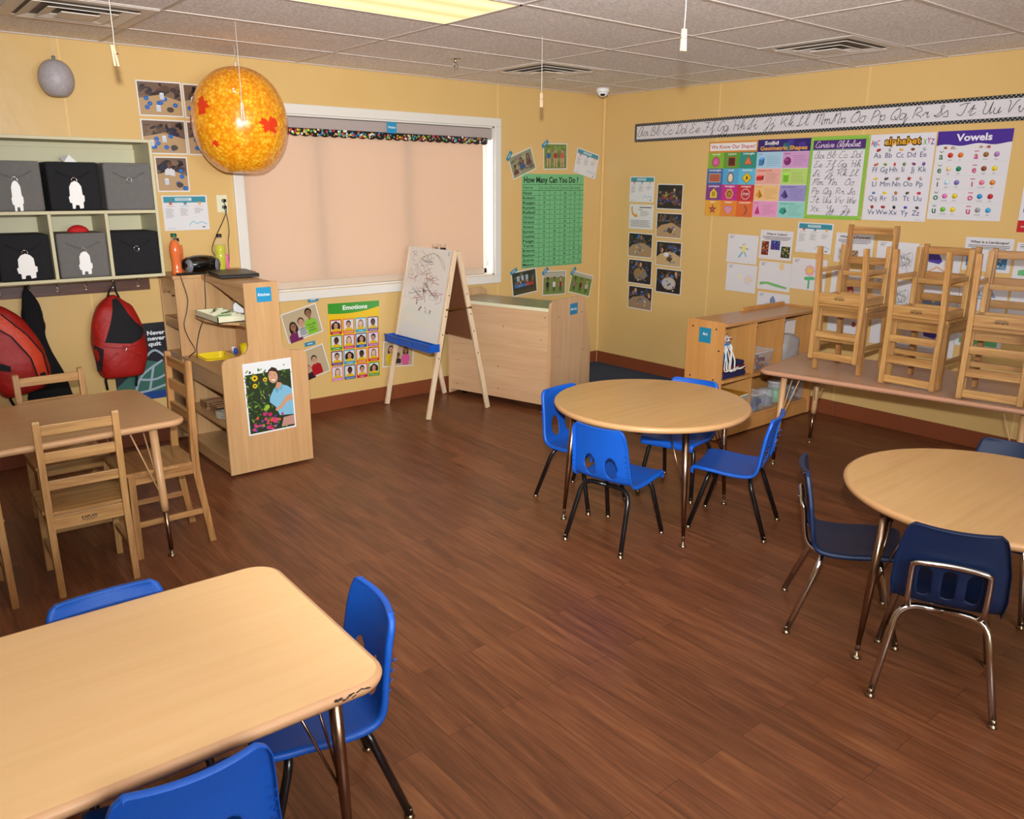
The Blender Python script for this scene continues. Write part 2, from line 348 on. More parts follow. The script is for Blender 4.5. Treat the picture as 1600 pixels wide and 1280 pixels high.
# ceiling tiles in a metal grid
def mceil():
    m,nt,N,L,b=newmat('ceiling_tile'); tc=N.new('ShaderNodeTexCoord'); nz=N.new('ShaderNodeTexNoise'); nz.inputs['Scale'].default_value=70; nz.inputs['Detail'].default_value=3; L.new(tc.outputs['Object'],nz.inputs[0])
    r=N.new('ShaderNodeValToRGB'); e=r.color_ramp.elements; e[0].position=.38; e[0].color=C4((222,213,206)); e[1].position=.6; e[1].color=C4((252,247,240)); L.new(nz.outputs['Fac'],r.inputs[0]); L.new(r.outputs[0],b.inputs['Base Color']); b.inputs['Roughness'].default_value=.9
    bp=N.new('ShaderNodeBump'); bp.inputs['Strength'].default_value=.5; bp.inputs['Distance'].default_value=.004; L.new(nz.outputs['Fac'],bp.inputs['Height']); L.new(bp.outputs[0],b.inputs['Normal']); return m
TILE=mceil(); GRID=M('grid_paint',(200,186,174),.5,vary=.02)
struct(MB().b2((XL,YF,H),(0,0,H+.05),TILE).build('ceiling'))
FT=.3048; LX=[-.5605-4*FT*i for i in range(7)]; LY=[-.546-2*FT*i for i in range(12)]
b=MB()
for x in LX: b.b2((x-.012,YF,H-.003),(x+.012,0,H+.001),GRID)
for y in LY: b.b2((XL,y-.012,H-.004),(0,y+.012,H),GRID)
b.b2((XL,-.02,H-.006),(0,0,H),GRID); b.b2((-.02,YF,H-.006),(0,0,H),GRID)
struct(b.build('trim_1'))
# battens between the wall panels, corner moulding
b=MB()
for x in (-1.245,-4.44,-5.66): 
    b.b2((x-.006,-.004,.115),(x+.006,0,H-.006),SEAM)
struct(b.build('trim_2'))
b=MB()
for y in (-1.265,-2.485,-3.705,-4.925): b.b2((-.004,y-.006,.115),(0,y+.006,H-.006),SEAM)
struct(b.build('trim_3'))
struct(MB().b2((-.022,-.022,.115),(0,0,H-.006),SEAM,bev=.006).build('trim_4'))
def baseboard(name,a,c,segs,axis):
    b=MB()
    n=segs; L=[a+(c-a)*i/n for i in range(n+1)]
    for i in range(n):
        if axis=='x': b.b2((L[i]+.0015,-.012,0),(L[i+1]-.0015,0,.115),BASEM,bev=.004)
        else: b.b2((-.012,L[i]+.0015,0),(0,L[i+1]-.0015,.115),BASEM,bev=.004)
    return struct(b.build(name))
baseboard('baseboard_back',-8.1,-.012,7,'x'); baseboard('baseboard_right',-7.5,-.013,6,'y')
# ------------------------------------------------------------ window with a drawn roller blind
wf=MB(); f=.065
OX0,OX1,OZ0,OZ1=-3.495,-1.222,.862,2.195
for a,c in (((OX0,-.022,OZ1-f),(OX1,.0,OZ1)),((OX0,-.022,OZ0),(OX1,.0,OZ0+f)),((OX0,-.022,OZ0+f),(OX0+f,.0,OZ1-f)),((OX1-f,-.022,OZ0+f),(OX1,.0,OZ1-f))): wf.b2(a,c,WHITEP,bev=.004)
# reveals
wf.b2((WX0,0,WZ0),(WX0+.012,.13,WZ1),WHITEP); wf.b2((WX1-.012,0,WZ0),(WX1,.13,WZ1),WHITEP); wf.b2((WX0,0,WZ0),(WX1,.13,WZ0+.012),WHITEP); wf.b2((WX0,0,WZ1-.012),(WX1,.13,WZ1),WHITEP)
win=wf.build('window_1'); struct(win)
b=MB()
for x in (-3.41,-2.84,-2.09,-1.31): b.b2((x-.025,.09,.94),(x+.025,.125,2.12),WHITEP)
b.b2((WX0,.09,.94),(WX1,.125,.98),WHITEP); b.b2((WX0,.09,2.08),(WX1,.125,2.12),WHITEP); b.build('window_frame',win)
def mglass():
    m=bpy.data.materials.new('window_glass'); m.use_nodes=True; N=m.node_tree.nodes; L=m.node_tree.links; N.clear()
    t=N.new('ShaderNodeBsdfTransparent'); g=N.new('ShaderNodeBsdfGlossy'); g.inputs['Roughness'].default_value=.03; x=N.new('ShaderNodeMixShader'); x.inputs[0].default_value=.06; o=N.new('ShaderNodeOutputMaterial')
    L.new(t.outputs[0],x.inputs[1]); L.new(g.outputs[0],x.inputs[2]); L.new(x.outputs[0],o.inputs[0]); return m
MB().b2((WX0,.105,.96),(WX1,.11,2.1),mglass()).build('pane',win)
def mblind():
    m=bpy.data.materials.new('blind_cloth'); m.use_nodes=True; N=m.node_tree.nodes; L=m.node_tree.links; N.clear()
    d=N.new('ShaderNodeBsdfDiffuse'); d.inputs[0].default_value=C4((198,178,158)); t=N.new('ShaderNodeBsdfTranslucent'); t.inputs[0].default_value=C4((232,200,170))
    x=N.new('ShaderNodeMixShader'); x.inputs[0].default_value=.25; o=N.new('ShaderNodeOutputMaterial'); L.new(d.outputs[0],x.inputs[1]); L.new(t.outputs[0],x.inputs[2])
    tc=N.new('ShaderNodeTexCoord'); wv=N.new('ShaderNodeTexNoise'); wv.inputs['Scale'].default_value=300; L.new(tc.outputs['Object'],wv.inputs[0]); bp=N.new('ShaderNodeBump'); bp.inputs['Strength'].default_value=.1; L.new(wv.outputs['Fac'],bp.inputs['Height']); L.new(bp.outputs[0],d.inputs['Normal'])
    L.new(x.outputs[0],o.inputs[0]); return m
BL=mblind(); VAL=M('valance_grey',(168,154,146),.6,vary=.03)
bl=thing('roller_blind','cream roller blind drawn down over the wide window','blind',(-2.36,.045,.94))
MB().b2((-1.05,-.001,.045),(.995,.001,1.12),BL).build('shade_cloth',bl)
tag(MB().b2((-1.055,-.010,.003),(.998,.010,.05),M('blind_hem',(206,184,160),.6)).build('bottom_rail',bl),'slightly darker hem bar')
tag(MB().b2((-1.055,-.045,1.085),(1.055,.035,1.175),VAL,bev=.01).build('valance',bl),'grey fabric valance')
b=MB(); 
for dx in (1.018,1.03): b.tube([(dx,-.02,.1),(dx,-.02,1.09)],.0022,WHITE,6)
b.lathe([(.004,0),(.008,.004),(.008,.03),(.003,.036)],WHITE,(1.024,-.02,.07),10); b.build('pull_chain',bl)
# ------------------------------------------------------------ ceiling fittings
fx=thing('ceiling_light','lit fluorescent panel with a yellowish lens set in the tile ceiling','ceiling light',((LX[2]+LX[3])/2,(LY[2]+LY[3])/2,H))
def mlens():
    m,nt,N,L,b=newmat('light_lens'); tc=N.new('ShaderNodeTexCoord'); sp=N.new('ShaderNodeSeparateXYZ'); L.new(tc.outputs['Object'],sp.inputs[0])
    w_=N.new('ShaderNodeMath'); w_.operation='MULTIPLY'; w_.inputs[1].default_value=2*PI/.2; L.new(sp.outputs['Y'],w_.inputs[0]); c=N.new('ShaderNodeMath'); c.operation='COSINE'; L.new(w_.outputs[0],c.inputs[0])
    r=N.new('ShaderNodeMapRange'); r.inputs[1].default_value=-1; r.inputs[3].default_value=.75; r.inputs[4].default_value=1.5; L.new(c.outputs[0],r.inputs[0])
    b.inputs['Base Color'].default_value=C4((230,215,160)); b.inputs['Emission Color'].default_value=(1,.74,.33,1); L.new(r.outputs[0],b.inputs['Emission Strength']); return m
b=MB(); hx,hy=.61,.305
for a,c in (((-hx,-hy,-.006),(hx,-hy+.016,.0)),((-hx,hy-.016,-.006),(hx,hy,0)),((-hx,-hy,-.006),(-hx+.016,hy,0)),((hx-.016,-hy,-.006),(hx,hy,0))): b.b2(a,c,GRID)
b.build('frame',fx); MB().b2((-hx+.016,-hy+.016,-.003),(hx-.016,hy-.016,-.001),mlens()).build('lens',fx)
VENTM=M('vent_paint',(228,216,200),.45,vary=.03); DARKV=M('vent_shadow_gap',(130,114,98),.8)
def vent(cx,cy,label,rz=0):
    t=thing('ceiling_vent',label,'ceiling vent',(cx,cy,H),rz,'square louvred ceiling vents')
    b=MB(); b.b2((-.29,-.29,-.004),(.29,.29,-.001),DARKV); b.build('backing',t)
    b=MB(); R_=.3
    for k,(ro,dz) in enumerate(((.300,-.006),(.228,-.018),(.152,-.022))):
        ri=ro-(.062 if k==0 else .055); zi=dz+(.0 if k==0 else .014)
        vs_=[(sx*ro,sy*ro,dz) for sx,sy in ((-1,-1),(1,-1),(1,1),(-1,1))]+[(sx*ri,sy*ri,zi) for sx,sy in ((-1,-1),(1,-1),(1,1),(-1,1))]
        vs_+=[(v[0],v[1],v[2]+.003) for v in vs_]
        fs=[]
        for i in range(4):
            j=(i+1)%4; fs+=[[i,j,j+4,i+4],[i+8,i+12,j+12,j+8],[i,i+8,j+8,j],[i+4,j+4,j+12,i+12]]
        b.add(vs_,fs,VENTM)
    b.build('louvre',t)
    b=MB(); b.box((0,0,-.024),(.165,.165,.004),VENTM); b.build('centre_plate',t); return t
vent(LX[1]+FT,LY[1]+FT,'square metal vent in the ceiling nearest the room corner'); vent(LX[0]-FT,(LY[3]+LY[4])/2,'square ceiling vent above the alphabet strip, with one bright blade'); vent(LX[3]-FT,LY[1]+FT,'large square vent in the ceiling above the cubby shelf')
t=thing('sprinkler','small chrome fire sprinkler head hanging under the ceiling tile','sprinkler',(-2.27,-.84,H))
MB().lathe([(.036,-.004),(.038,-.001),(.038,0)],CHROME).build('collar',t)
b=MB(); b.tube([(0,0,0),(0,0,-.025)],.009,CHROME); b.tube([(-.012,0,-.02),(-.017,0,-.034),(0,0,-.05)],.0035,CHROME,6); b.tube([(.012,0,-.02),(.017,0,-.034),(0,0,-.05)],.0035,CHROME,6); b.lathe([(.018,-.054),(.018,-.05)],CHROME); b.build('head',t)
t=thing('security_camera','white dome security camera on the ceiling in the room corner','camera',(-.386,-.346,H))
MB().lathe([(.056,0),(.056,-.028),(.05,-.034)][::-1],WHITE,n=28).build('housing',t)
MB().lathe([(.012,-.07),(.03,-.062),(.044,-.048),(.048,-.034)],WHITE,n=28).build('dome',t); MB().lathe([(.014,-.002),(.02,.008),(.02,.014)],BLACK,(-.028,-.028,-.062),16).build('lens',t)
STRING=M('white_string',(222,214,200),.8); PEG=M('clothes_peg_wood',(216,184,146),.6,vary=.08)
def peg(x,y,zt,zb,label,tilt=.05,group='clothes pegs hanging on strings'):
    t=thing('clothes_peg',label,'clothes peg',(x,y,zb),random.uniform(-.3,.6),group); h=zt-zb
    MB().tube([(0,0,h*.9),(0.0015,0,h+.05),(0,0,H-zb)],.0016,STRING,6).build('string',t)
    b=MB(); b.bar((-.006,0,0),(-.0035+tilt*h,0,h),.009,.011,PEG,(0,1,0)); b.bar((.007,0,0),(.0035+tilt*h,0,h),.009,.011,PEG,(0,1,0)); b.build('peg_halves',t)
    MB().tube([(-.012,0,h*.6),(0,.008,h*.66),(.013,0,h*.6),(0,-.008,h*.55),(-.012,0,h*.6)],.0015,CHROME,6).build('spring',t)
peg(-4.615,-1.765,2.193,2.114,'wooden clothes peg on a string beside the grey moon ball',-.1); peg(-3.84,-1.10,2.075,1.987,'wooden clothes peg on a string in front of the orange sun ball',0); peg(-2.398,-1.836,2.166,2.089,'wooden clothes peg on a string in front of the corner ceiling vent',0); peg(-3.333,-3.594,2.16,2.092,'wooden clothes peg on a string closest to the alphabet strip',0)
# ------------------------------------------------------------ inflatable balls
def msun():
    m,nt,N,L,b=newmat('sun_print'); tc=N.new('ShaderNodeTexCoord'); nz=N.new('ShaderNodeTexNoise'); nz.inputs['Scale'].default_value=22; nz.inputs['Detail'].default_value=4; nz.inputs['Roughness'].default_value=.65; L.new(tc.outputs['Object'],nz.inputs[0])
    vo=N.new('ShaderNodeTexVoronoi'); vo.inputs['Scale'].default_value=52; L.new(tc.outputs['Object'],vo.inputs[0])
    mf=N.new('ShaderNodeMix'); mf.data_type='FLOAT'; mf.inputs[0].default_value=.4; L.new(nz.outputs['Fac'],mf.inputs[2]); L.new(vo.outputs['Distance'],mf.inputs[3])
    r=N.new('ShaderNodeValToRGB'); e=r.color_ramp.elements; e[0].position=.3; e[0].color=C4((252,204,70)); e[1].position=.62; e[1].color=C4((226,132,14)); q=e.new(.45); q.color=C4((242,166,26)); L.new(mf.outputs[0],r.inputs[0]); L.new(r.outputs[0],b.inputs['Base Color'])
    b.inputs['Roughness'].default_value=.22; b.inputs['Coat Weight'].default_value=.4
    n2=N.new('ShaderNodeTexNoise'); n2.inputs['Scale'].default_value=9; L.new(tc.outputs['Object'],n2.inputs[0]); bp=N.new('ShaderNodeBump'); bp.inputs['Strength'].default_value=.25; bp.inputs['Distance'].default_value=.02; L.new(n2.outputs['Fac'],bp.inputs['Height']); L.new(bp.outputs[0],b.inputs['Normal']); return m
RED=M('sun_spot_red',(222,58,20),.4); SPW=M('sun_spot_white',(246,236,222),.4)
def ballprof(rx,rz,flat=.12):
    P=[]
    for i in range(25):
        a=-PI/2+PI*i/24; r=rx*math.cos(a)**.92 if 0<i<24 else .012; z=rz*math.sin(a)
        if a<-1.15: z+=rz*.06*(math.sin((-1.15-a)/.42*PI/2))
        P.append((max(r,.012),z))
    return P
sx,sy,sz=-3.566,-.38,2.028
sun=thing('sun_ball','big orange inflatable sun ball with red flares hanging by a string','inflatable ball',(sx,sy,sz))
MB().lathe(ballprof(.283,.318),msun(),n=48).build('ball',sun)
b=MB()
def onball(az,el,rx,rz,k=1.004):
    return Vector((rx*k*math.cos(el)*math.sin(az),-rx*k*math.cos(el)*math.cos(az),rz*k*math.sin(el)))
def splat(b,az,el,s_,mat,rx,rz,seed):
    rnd=random.Random(seed); n=22; pts=[]
    for k in range(n):
        a=2*PI*k/n; r=s_*(rnd.uniform(.45,1.25)); pts.append(onball(az+r*math.cos(a)*1.2/math.cos(el),el+r*math.sin(a)*.8,rx,rz,1.006))
    b.add([onball(az,el,rx,rz,1.008)]+pts,[[0,i+1,(i+1)%n+1] for i in range(n)],mat)
az0=math.atan2((-5.6167-sx),(5.4641+sy))
for k,(dx,dy,s_,mm) in enumerate(((.03,.78,.19,RED),(-.73,.26,.19,RED),(.58,-.10,.19,RED),(0,-.60,.19,RED),(-.57,-.43,.09,RED),(-.1,.54,.12,SPW),(-.41,-.62,.12,SPW),(-.3,.83,.08,RED))):
    b=MB(); splat(b,az0+math.asin(max(-.95,min(.95,dx))),math.asin(dy)*.95,s_,mm,.283,.318,k+3); tag(b.build('sun_flare',sun),'red flare shape' if mm is RED else 'white flare shape')
for k in range(8): b=MB(); splat(b,az0+1.8+.5*k,math.sin(k*2.1)*.7,.12,RED,.283,.318,k+40); b.build('sun_flare',sun)
MB().lathe([(.014,.31),(.008,.325),(.012,.338),(.004,.345)],M('clear_valve',(210,190,160),.3),n=12).build('valve',sun)
MB().tube([(0,0,.33),(-.006,.0,.36),(.004,0,.40),(0,0,H-sz)],.0013,STRING,6).build('string',sun)
mo=M('moon_print',(166,158,158),.5,vary=.22,scale=60,bump=.2,bscale=30)
mn=thing('moon_ball','small grey speckled moon ball hanging above the cubby shelf','inflatable ball',(-4.497,-.13,2.225))
MB().lathe(ballprof(.091,.101),mo,n=32).build('ball',mn); MB().lathe([(.008,.094),(.005,.106),(.012,.114),(.004,.12)],GREYP,n=10).build('valve',mn); MB().tube([(0,0,.115),(.004,0,.15),(-.003,0,H-2.225)],.0013,STRING,6).build('string',mn)
# ------------------------------------------------------------ cubby shelf with fabric bins
cub=thing('cubby_shelf','cream wall cubby shelf of two rows filled with grey and black fabric bins','shelf',(-4.085,0,1.125))
cx0=-1.455; Dp=.33; th=.018; Hc=.785
def cb(name,*boxes):
    b=MB()
    for a,c in boxes: b.b2(a,c,CUBBY,bev=.002)
    return b.build(name,cub)
cb('side_panel',((-th,-Dp,0),(0,-.01,Hc))); cb('side_panel',((cx0,-Dp,0),(cx0+th,-.01,Hc)))
cb('top_panel',((cx0+th,-Dp,Hc-th),(-th,-.01,Hc))); cb('bottom_panel',((cx0+th,-Dp,0),(-th,-.01,th))); cb('middle_shelf',((cx0+th,-Dp,.372),(-th,-.01,.39))); cb('back_panel',((cx0+th,-.016,th),(-th,-.008,Hc-th)))
cb('mounting_rail',((cx0+th,-.03,.66),(-th,-.016,.74)))
for i in range(1,5): cb('divider',((-.291*i-th/2,-Dp,th),(-.291*i+th/2,-.016,.372)))
def bin_(x,z,mat,label,tagon,ww=.262,hh=.262,seed=0,ring=True):
    t=thing('fabric_bin',label,'storage bin',(x,-.2,z),0,'fabric bins in the cubby shelf'); d=.26; rnd=random.Random(seed)
    vs_=[];N_=9
    b=MB(); b.box((0,0,hh/2),(ww,d,hh),mat,bev=.012); o=b.build('bin_body',t)
    b=MB(); y=-d/2-.004
    b.b2((-ww/2+.004,y-.001,hh-.012),(ww/2-.004,y+.004,hh-.002),mat)
    for s_ in (-1,1): b.tube([(s_*.085,y,hh-.05),(s_*.04,y-.002,hh-.075),(0,y-.003,hh-.088)],.0035,mat,6)
    b.build('top_hem',t)
    if ring: MB().tube([(.014*math.cos(a),y-.004,hh-.098+.016*math.sin(a)) for a in [i*PI/6 for i in range(13)]],.0016,CHROME,6,False).build('ring',t)
    if tagon:
        wd,ht=tagon; P=[(-.30,.0),(-.30,.20),(-.42,.22),(-.46,.42),(-.38,.46),(-.36,.78),(-.22,.93),(0,1.0),(.22,.93),(.36,.80),(.38,.5),(.48,.46),(.46,.26),(.38,.24),(.36,.02),(.14,.0),(.10,.13),(-.10,.13),(-.14,.0)]
        b=MB(); b.prism([(p[0]*wd,hh-.1-ht+p[1]*ht) for p in P],y-.009,y-.0075,WHITE,'xz'); tag(b.build('name_tag',t),'white paper cutout tag')
    return t
bz_=1.125+.39; bl_=1.125+th
bin_(-4.232,bz_,GREYF,'empty-fronted grey bin at the right end of the upper row',None,seed=1); bin_(-4.52,bz_,BLACKF,'black bin with a white cutout tag in the upper row',(.085,.15)); bin_(-4.808,bz_,GREYF,'grey bin with a white tag at the left end of the upper row',(.06,.16))
bin_(-4.236,bl_,BLACKF,'plain black bin with only a metal ring in the lower row',None,.268,.25); bin_(-4.52,bl_,GREYF,'grey bin with a white tag and a red cloth on top',(.075,.13),.258,.25); bin_(-4.812,bl_,BLACKF,'black bin with a broad white tag in the lower row',(.105,.135),.258,.25)
bin_(-5.1,bz_,BLACKF,'black bin beyond the photo edge of the upper row',None); bin_(-5.1,bl_,GREYF,'grey bin beyond the photo edge of the lower row',None,.258,.25)
b=MB(); b.lathe([(.055,0),(.056,.012),(.045,.024),(.025,.036),(.006,.04)],REDC,(-4.505,-.2,bl_+.25),20,1,.8); tag(b.build('folded_cloth'),'small red cloth lying on a grey bin in the lower row','cloth')
b=MB(); b.add([(-4.53,-.2,bz_+.262),(-4.46,-.2,bz_+.262),(-4.50,-.19,bz_+.305),(-4.48,-.14,bz_+.262),(-4.54,-.13,bz_+.29)],[[0,1,2],[1,3,2],[3,4,2],[4,0,2],[0,4,3,1]],WHITE); tag(b.build('crumpled_paper'),'piece of white paper sticking out of the black bin','paper')
# coat rail with double hooks
rail=thing('coat_rail','dark wood coat rail with metal hooks under the cubby shelf','coat rack',(-4.095,0,1.05))
MB().b2((-1.3,-.02,-.034),(0,0,.034),RAIL,bev=.002).build('board',rail)
for hx_ in (-4.168,-4.318,-4.467,-4.62,-4.769,-4.92,-5.07,-5.22):
    b=MB(); x=hx_+4.095; b.b2((x-.007,-.024,-.012),(x+.007,-.02,.026),CHROME,bev=.002)
    b.tube([(x,-.024,.018),(x,-.04,.02),(x,-.05,.03),(x,-.052,.042)],.0035,CHROME,8); b.tube([(x,-.024,-.006),(x,-.034,-.014),(x,-.043,-.012),(x,-.046,0)],.0035,CHROME,8); b.lathe([(.002,-.005),(.005,0),(.002,.005)],CHROME,(x,-.052,.045),10)
    b.build('hook',rail)
# ------------------------------------------------------------ backpacks and jacket
def section_body(b,secs,mat,n=28,pw=2.6,wob=0,seed=0):
    rnd=random.Random(seed); vs_=[];fs=[]; ph=[rnd.uniform(0,6) for _ in range(4)]
    for i,(z,cx,cy,rx,ry) in enumerate(secs):
        for k in range(n):
            a=2*PI*k/n; ca,sa=math.cos(a),math.sin(a); q=1+wob*(math.sin(3*a+ph[0]+i*.9)+math.sin(5*a+ph[1]-i*.7))*.5
            vs_.append((cx+rx*q*math.copysign(abs(ca)**(2/pw),ca),cy+ry*q*math.copysign(abs(sa)**(2/pw),sa),z))
    for i in range(len(secs)-1):
        for k in range(n): k2=(k+1)%n; fs.append([i*n+k,i*n+k2,(i+1)*n+k2,(i+1)*n+k])
    fs.append(list(range(n))[::-1]); fs.append([(len(secs)-1)*n+k for k in range(n)])
    b.add(vs_,fs,mat,True)
def isecs(S_,k=4):
    P=cr([(s[1],s[2],s[0]) for s in S_],k); Q=cr([(s[3],s[4],0) for s in S_],k); return [(p.z,p.x,p.y,q.x,q.y) for p,q in zip(P,Q)]
def inpoly(x,y,P):
    c=False; j=len(P)-1
    for i in range(len(P)):
        if (P[i][1]>y)!=(P[j][1]>y) and x<(P[j][0]-P[i][0])*(y-P[i][1])/(P[j][1]-P[i][1])+P[i][0]: c=not c
        j=i
    return c
def patch(b,secs,poly,mat,off=.003,pw=2.6,step=.004):
    # a cloth panel lying on the front (-y) of a section body
    zs=[s[0] for s in secs]
    def fy(x,z):
        i=max(0,min(len(secs)-2,next((k for k in range(len(zs)-1) if zs[k]<=z<=zs[k+1]),0))); t=(z-zs[i])/(zs[i+1]-zs[i]+1e-9); s=[secs[i][q]*(1-t)+secs[i+1][q]*t for q in range(5)]
        u=min(.98,abs((x-s[1])/s[3])); return s[2]-s[4]*(1-u**pw)**(1/pw)-off
    # refine the outline and fill it
    bm=bmesh.new(); P=[]
    for i in range(len(poly)):
        a,c=poly[i],poly[(i+1)%len(poly)]; n=max(1,int(math.hypot(c[0]-a[0],c[1]-a[1])/.012))
        P+=[(a[0]+(c[0]-a[0])*k/n,a[1]+(c[1]-a[1])*k/n) for k in range(n)]
    vs_=[bm.verts.new((p[0],0,p[1])) for p in P]; f=bm.faces.new(vs_); bmesh.ops.triangulate(bm,faces=[f])
    for _ in range(3):
        es=[e for e in bm.edges if e.calc_length()>.02]
        if not es: break
        bmesh.ops.subdivide_edges(bm,edges=es,cuts=1); bmesh.ops.triangulate(bm,faces=bm.faces[:])
    for v in bm.verts: v.co.y=fy(v.co.x,v.co.z)
    bmesh.ops.recalc_face_normals(bm,faces=bm.faces[:]); bm.verts.index_update()
    b.add([v.co for v in bm.verts],[[v.index for v in f.verts] for f in bm.faces],mat,True); bm.free()
def backpack(x,z0,h,wd,rot,label,loop,seed,open_):
    t=thing('backpack',label,'backpack',(x,-.13,z0),0); t.rotation_euler=(0,rot,0)
    S_=isecs([(0,0,0,wd*.30,.05),(.02*h/.5,0,0,wd*.40,.085),(.12,0,0,wd*.47,.10),(.22,0,0,wd*.49,.095),(.32,0,.01,wd*.45,.078),(.42,0,.02,wd*.34,.06),(h-.04,0,.03,wd*.22,.045),(h,0,.035,wd*.06,.02)])
    b=MB(); section_body(b,S_,REDF,wob=.035,seed=seed); b.build('bag_body',t)
    lo=MB(); lo.tube([(-.035,.03,h-.03),(-.015,.02,h+.03),(loop,.05,h+.08),(.02,.02,h+.03),(.04,.03,h-.02)],.006,BLACKF,8); lo.build('hang_loop',t)
    for s_ in (-1,1): MB().tube([(s_*wd*.27,.03,.03),(s_*wd*.29,.06,-.03),(s_*wd*.27,.07,-.09)],.008,BLACKF,6).build('strap',t)
    return t,S_
bp,S_=backpack(-4.345,.505,.50,.315,0,'red backpack with a black front panel hanging next to the wooden kitchen',.03,3,1)
b=MB(); patch(b,S_,[(-.10,.235),(-.055,.33),(-.03,.40),(-.01,.48),(.02,.485),(.04,.44),(.06,.39),(.10,.33),(.135,.315),(.14,.27),(.11,.235),(.05,.215),(.0,.22)],BLACKF,.004); tag(b.build('front_panel',bp),'black mesh panel folded open')
b=MB(); patch(b,S_,[(-.152,.06),(-.152,.22),(-.11,.195),(-.13,.05)],M('black_mesh',(40,20,20),.9),.003); b.build('side_pocket',bp)
b=MB(); 
for P in ([(-.11,.21),(-.02,.195),(.08,.2),(.14,.24)],[(-.1,.05),(-.09,.13),(-.04,.17)],[(.1,.06),(.1,.12),(.05,.16)]):
    for q in range(len(P)-1):
        a,c=P[q],P[q+1]; patch(b,S_,[(a[0],a[1]-.002),(c[0],c[1]-.002),(c[0],c[1]+.002),(a[0],a[1]+.002)],M('dark_seam_red',(120,16,12),.7) if q==0 else bpy.data.materials['dark_seam_red'],.005)
b.build('seam',bp)
MB().tube([(.0,-.1,.205),(.012,-.108,.19),(.004,-.11,.175),(-.008,-.106,.19)],.002,CHROME,6).build('zip_pull',bp)
bp2,S2=backpack(-4.87,.49,.52,.33,-.22,'red and orange backpack hanging at the photo edge beside the black jacket',.0,9,0)
b=MB()
OR=M('orange_nylon',(206,62,30),.5,bump=.4,bscale=30)
patch(b,S2,[(-.04,.44),(.02,.47),(.10,.32),(.135,.2),(.12,.08),(.07,.07),(.075,.2),(.03,.34)],OR,.012); tag(b.build('shoulder_strap',bp2),'orange padded strap with black edging')
b=MB()
for P in ([(-.045,.43),(.025,.34),(.07,.2),(.065,.07)],[(.025,.47),(.105,.32),(.14,.2),(.125,.08)]):
    for q in range(3):
        a,c=P[q],P[q+1]; patch(b,S2,[(a[0]-.004,a[1]),(c[0]-.004,c[1]),(c[0]+.004,c[1]),(a[0]+.004,a[1])],BLACKF,.015)
patch(b,S2,[(-.13,.2),(-.05,.16),(-.04,.19),(-.12,.25)],BLACKF,.012); patch(b,S2,[(.08,.1),(.11,.1),(.115,.0),(.085,.0)],BLACKF,.014); b.build('edging',bp2)
jk=thing('jacket','black jacket hanging from a hook between two red backpacks','jacket',(-4.76,-.075,.39))
S3=isecs([(0,.02,0,.115,.03),(.05,.015,0,.115,.04),(.2,.0,0,.085,.045),(.4,-.022,0,.056,.045),(.48,-.018,0,.052,.045),(.55,-.02,.0,.052,.04),(.63,-.026,0,.034,.03),(.675,-.03,.01,.015,.02),(.70,-.03,.02,.006,.01)])
b=MB(); section_body(b,S3,M('black_cloth',(10,9,11),.95,bump=.5,bscale=12),wob=.1,seed=4); b.build('jacket_cloth',jk)
MB().tube([(-.03,.02,.66),(-.03,.02,.69),(-.012,.028,.70)],.003,BLACK,6).build('neck_loop',jk)
# ------------------------------------------------------------ play kitchen
kit=thing('play_kitchen','maple play kitchen with sink, hutch and a Kitchen sign on its end','play kitchen',(-3.775,0,0))
KX=-3.775
def kb(name,mat,*boxes,bev=.002,parent=None):
    b=MB()
    for a,c in boxes: b.b2((a[0]-KX,a[1],a[2]),(c[0]-KX,c[1],c[2]),mat,bev=bev)
    return b.build(name,parent or kit)
def arc(cx,cz,r,a0,a1,n=6): return [(cx+r*math.cos(math.radians(a0+(a1-a0)*k/n)),cz+r*math.sin(math.radians(a0+(a1-a0)*k/n))) for k in range(n+1)]
L0,R0,nl,nr=-4.035-KX,-3.515-KX,-3.872-KX,-3.668-KX
P=[(L0,.015),(R0,.015)]+arc(R0-.05,.66,.05,0,90)+arc(nr+.055,.77,.055,270,180)+[(nr,1.125),(nl,1.125)]+arc(nl-.055,.77,.055,0,-90)+arc(L0+.05,.66,.05,90,180)
MB().prism(P,-.995,-.975,MAPLE,'xz',bev=.002).build('end_panel',kit)
kb('divider_panel',MAPLE,((-4.035,-.315,.015),(-3.672,-.297,1.10)))
kb('end_panel',MAPLE,((-4.035,-.03,.015),(-3.515,-.012,1.10)))
kb('back_panel',MAPLE,((-3.684,-.975,.02),(-3.670,-.315,1.095)))
kb('hutch_back',MAPLE,((-3.684,-.297,.02),(-3.670,-.03,1.10)))
kb('top_board',MAPLEY,((-3.872,-.975,1.095),(-3.668,-.317,1.118))); kb('hutch_top',MAPLEY,((-4.045,-.322,1.10),(-3.515,-.008,1.12)))
# curved brackets under the top and the shelf
b=MB(); P=[(-.3-.675,1.095),(-.317,1.095),(-.317,1.085),(-.45,1.08),(-.62,1.055),(-.8,1.02),(-.975,.99)]
b.prism(P,-3.864-KX,-3.85-KX,MAPLEY,'yz'); b.build('top_apron',kit)
P=[(-.03,1.10),(-.297,1.10),(-.297,.985)]+[(-.297+.267*k/16,.985+.03*math.sin(k/16*PI*.9)+.010*math.sin(k/16*6*PI)) for k in range(1,17)]
MB().prism(P,-4.03-KX,-4.016-KX,MAPLEY,'yz').build('scalloped_apron',kit)
kb('hutch_shelf',MAPLEY,((-4.025,-.297,.83),(-3.685,-.03,.848)),((-4.03,-.297,.785),(-4.016,-.03,.848))); kb('hutch_counter',MAPLEY,((-4.03,-.297,.60),(-3.685,-.03,.618)),((-4.03,-.297,.5),(-4.016,-.03,.6)),((-4.03,-.297,.10),(-3.685,-.03,.115)))
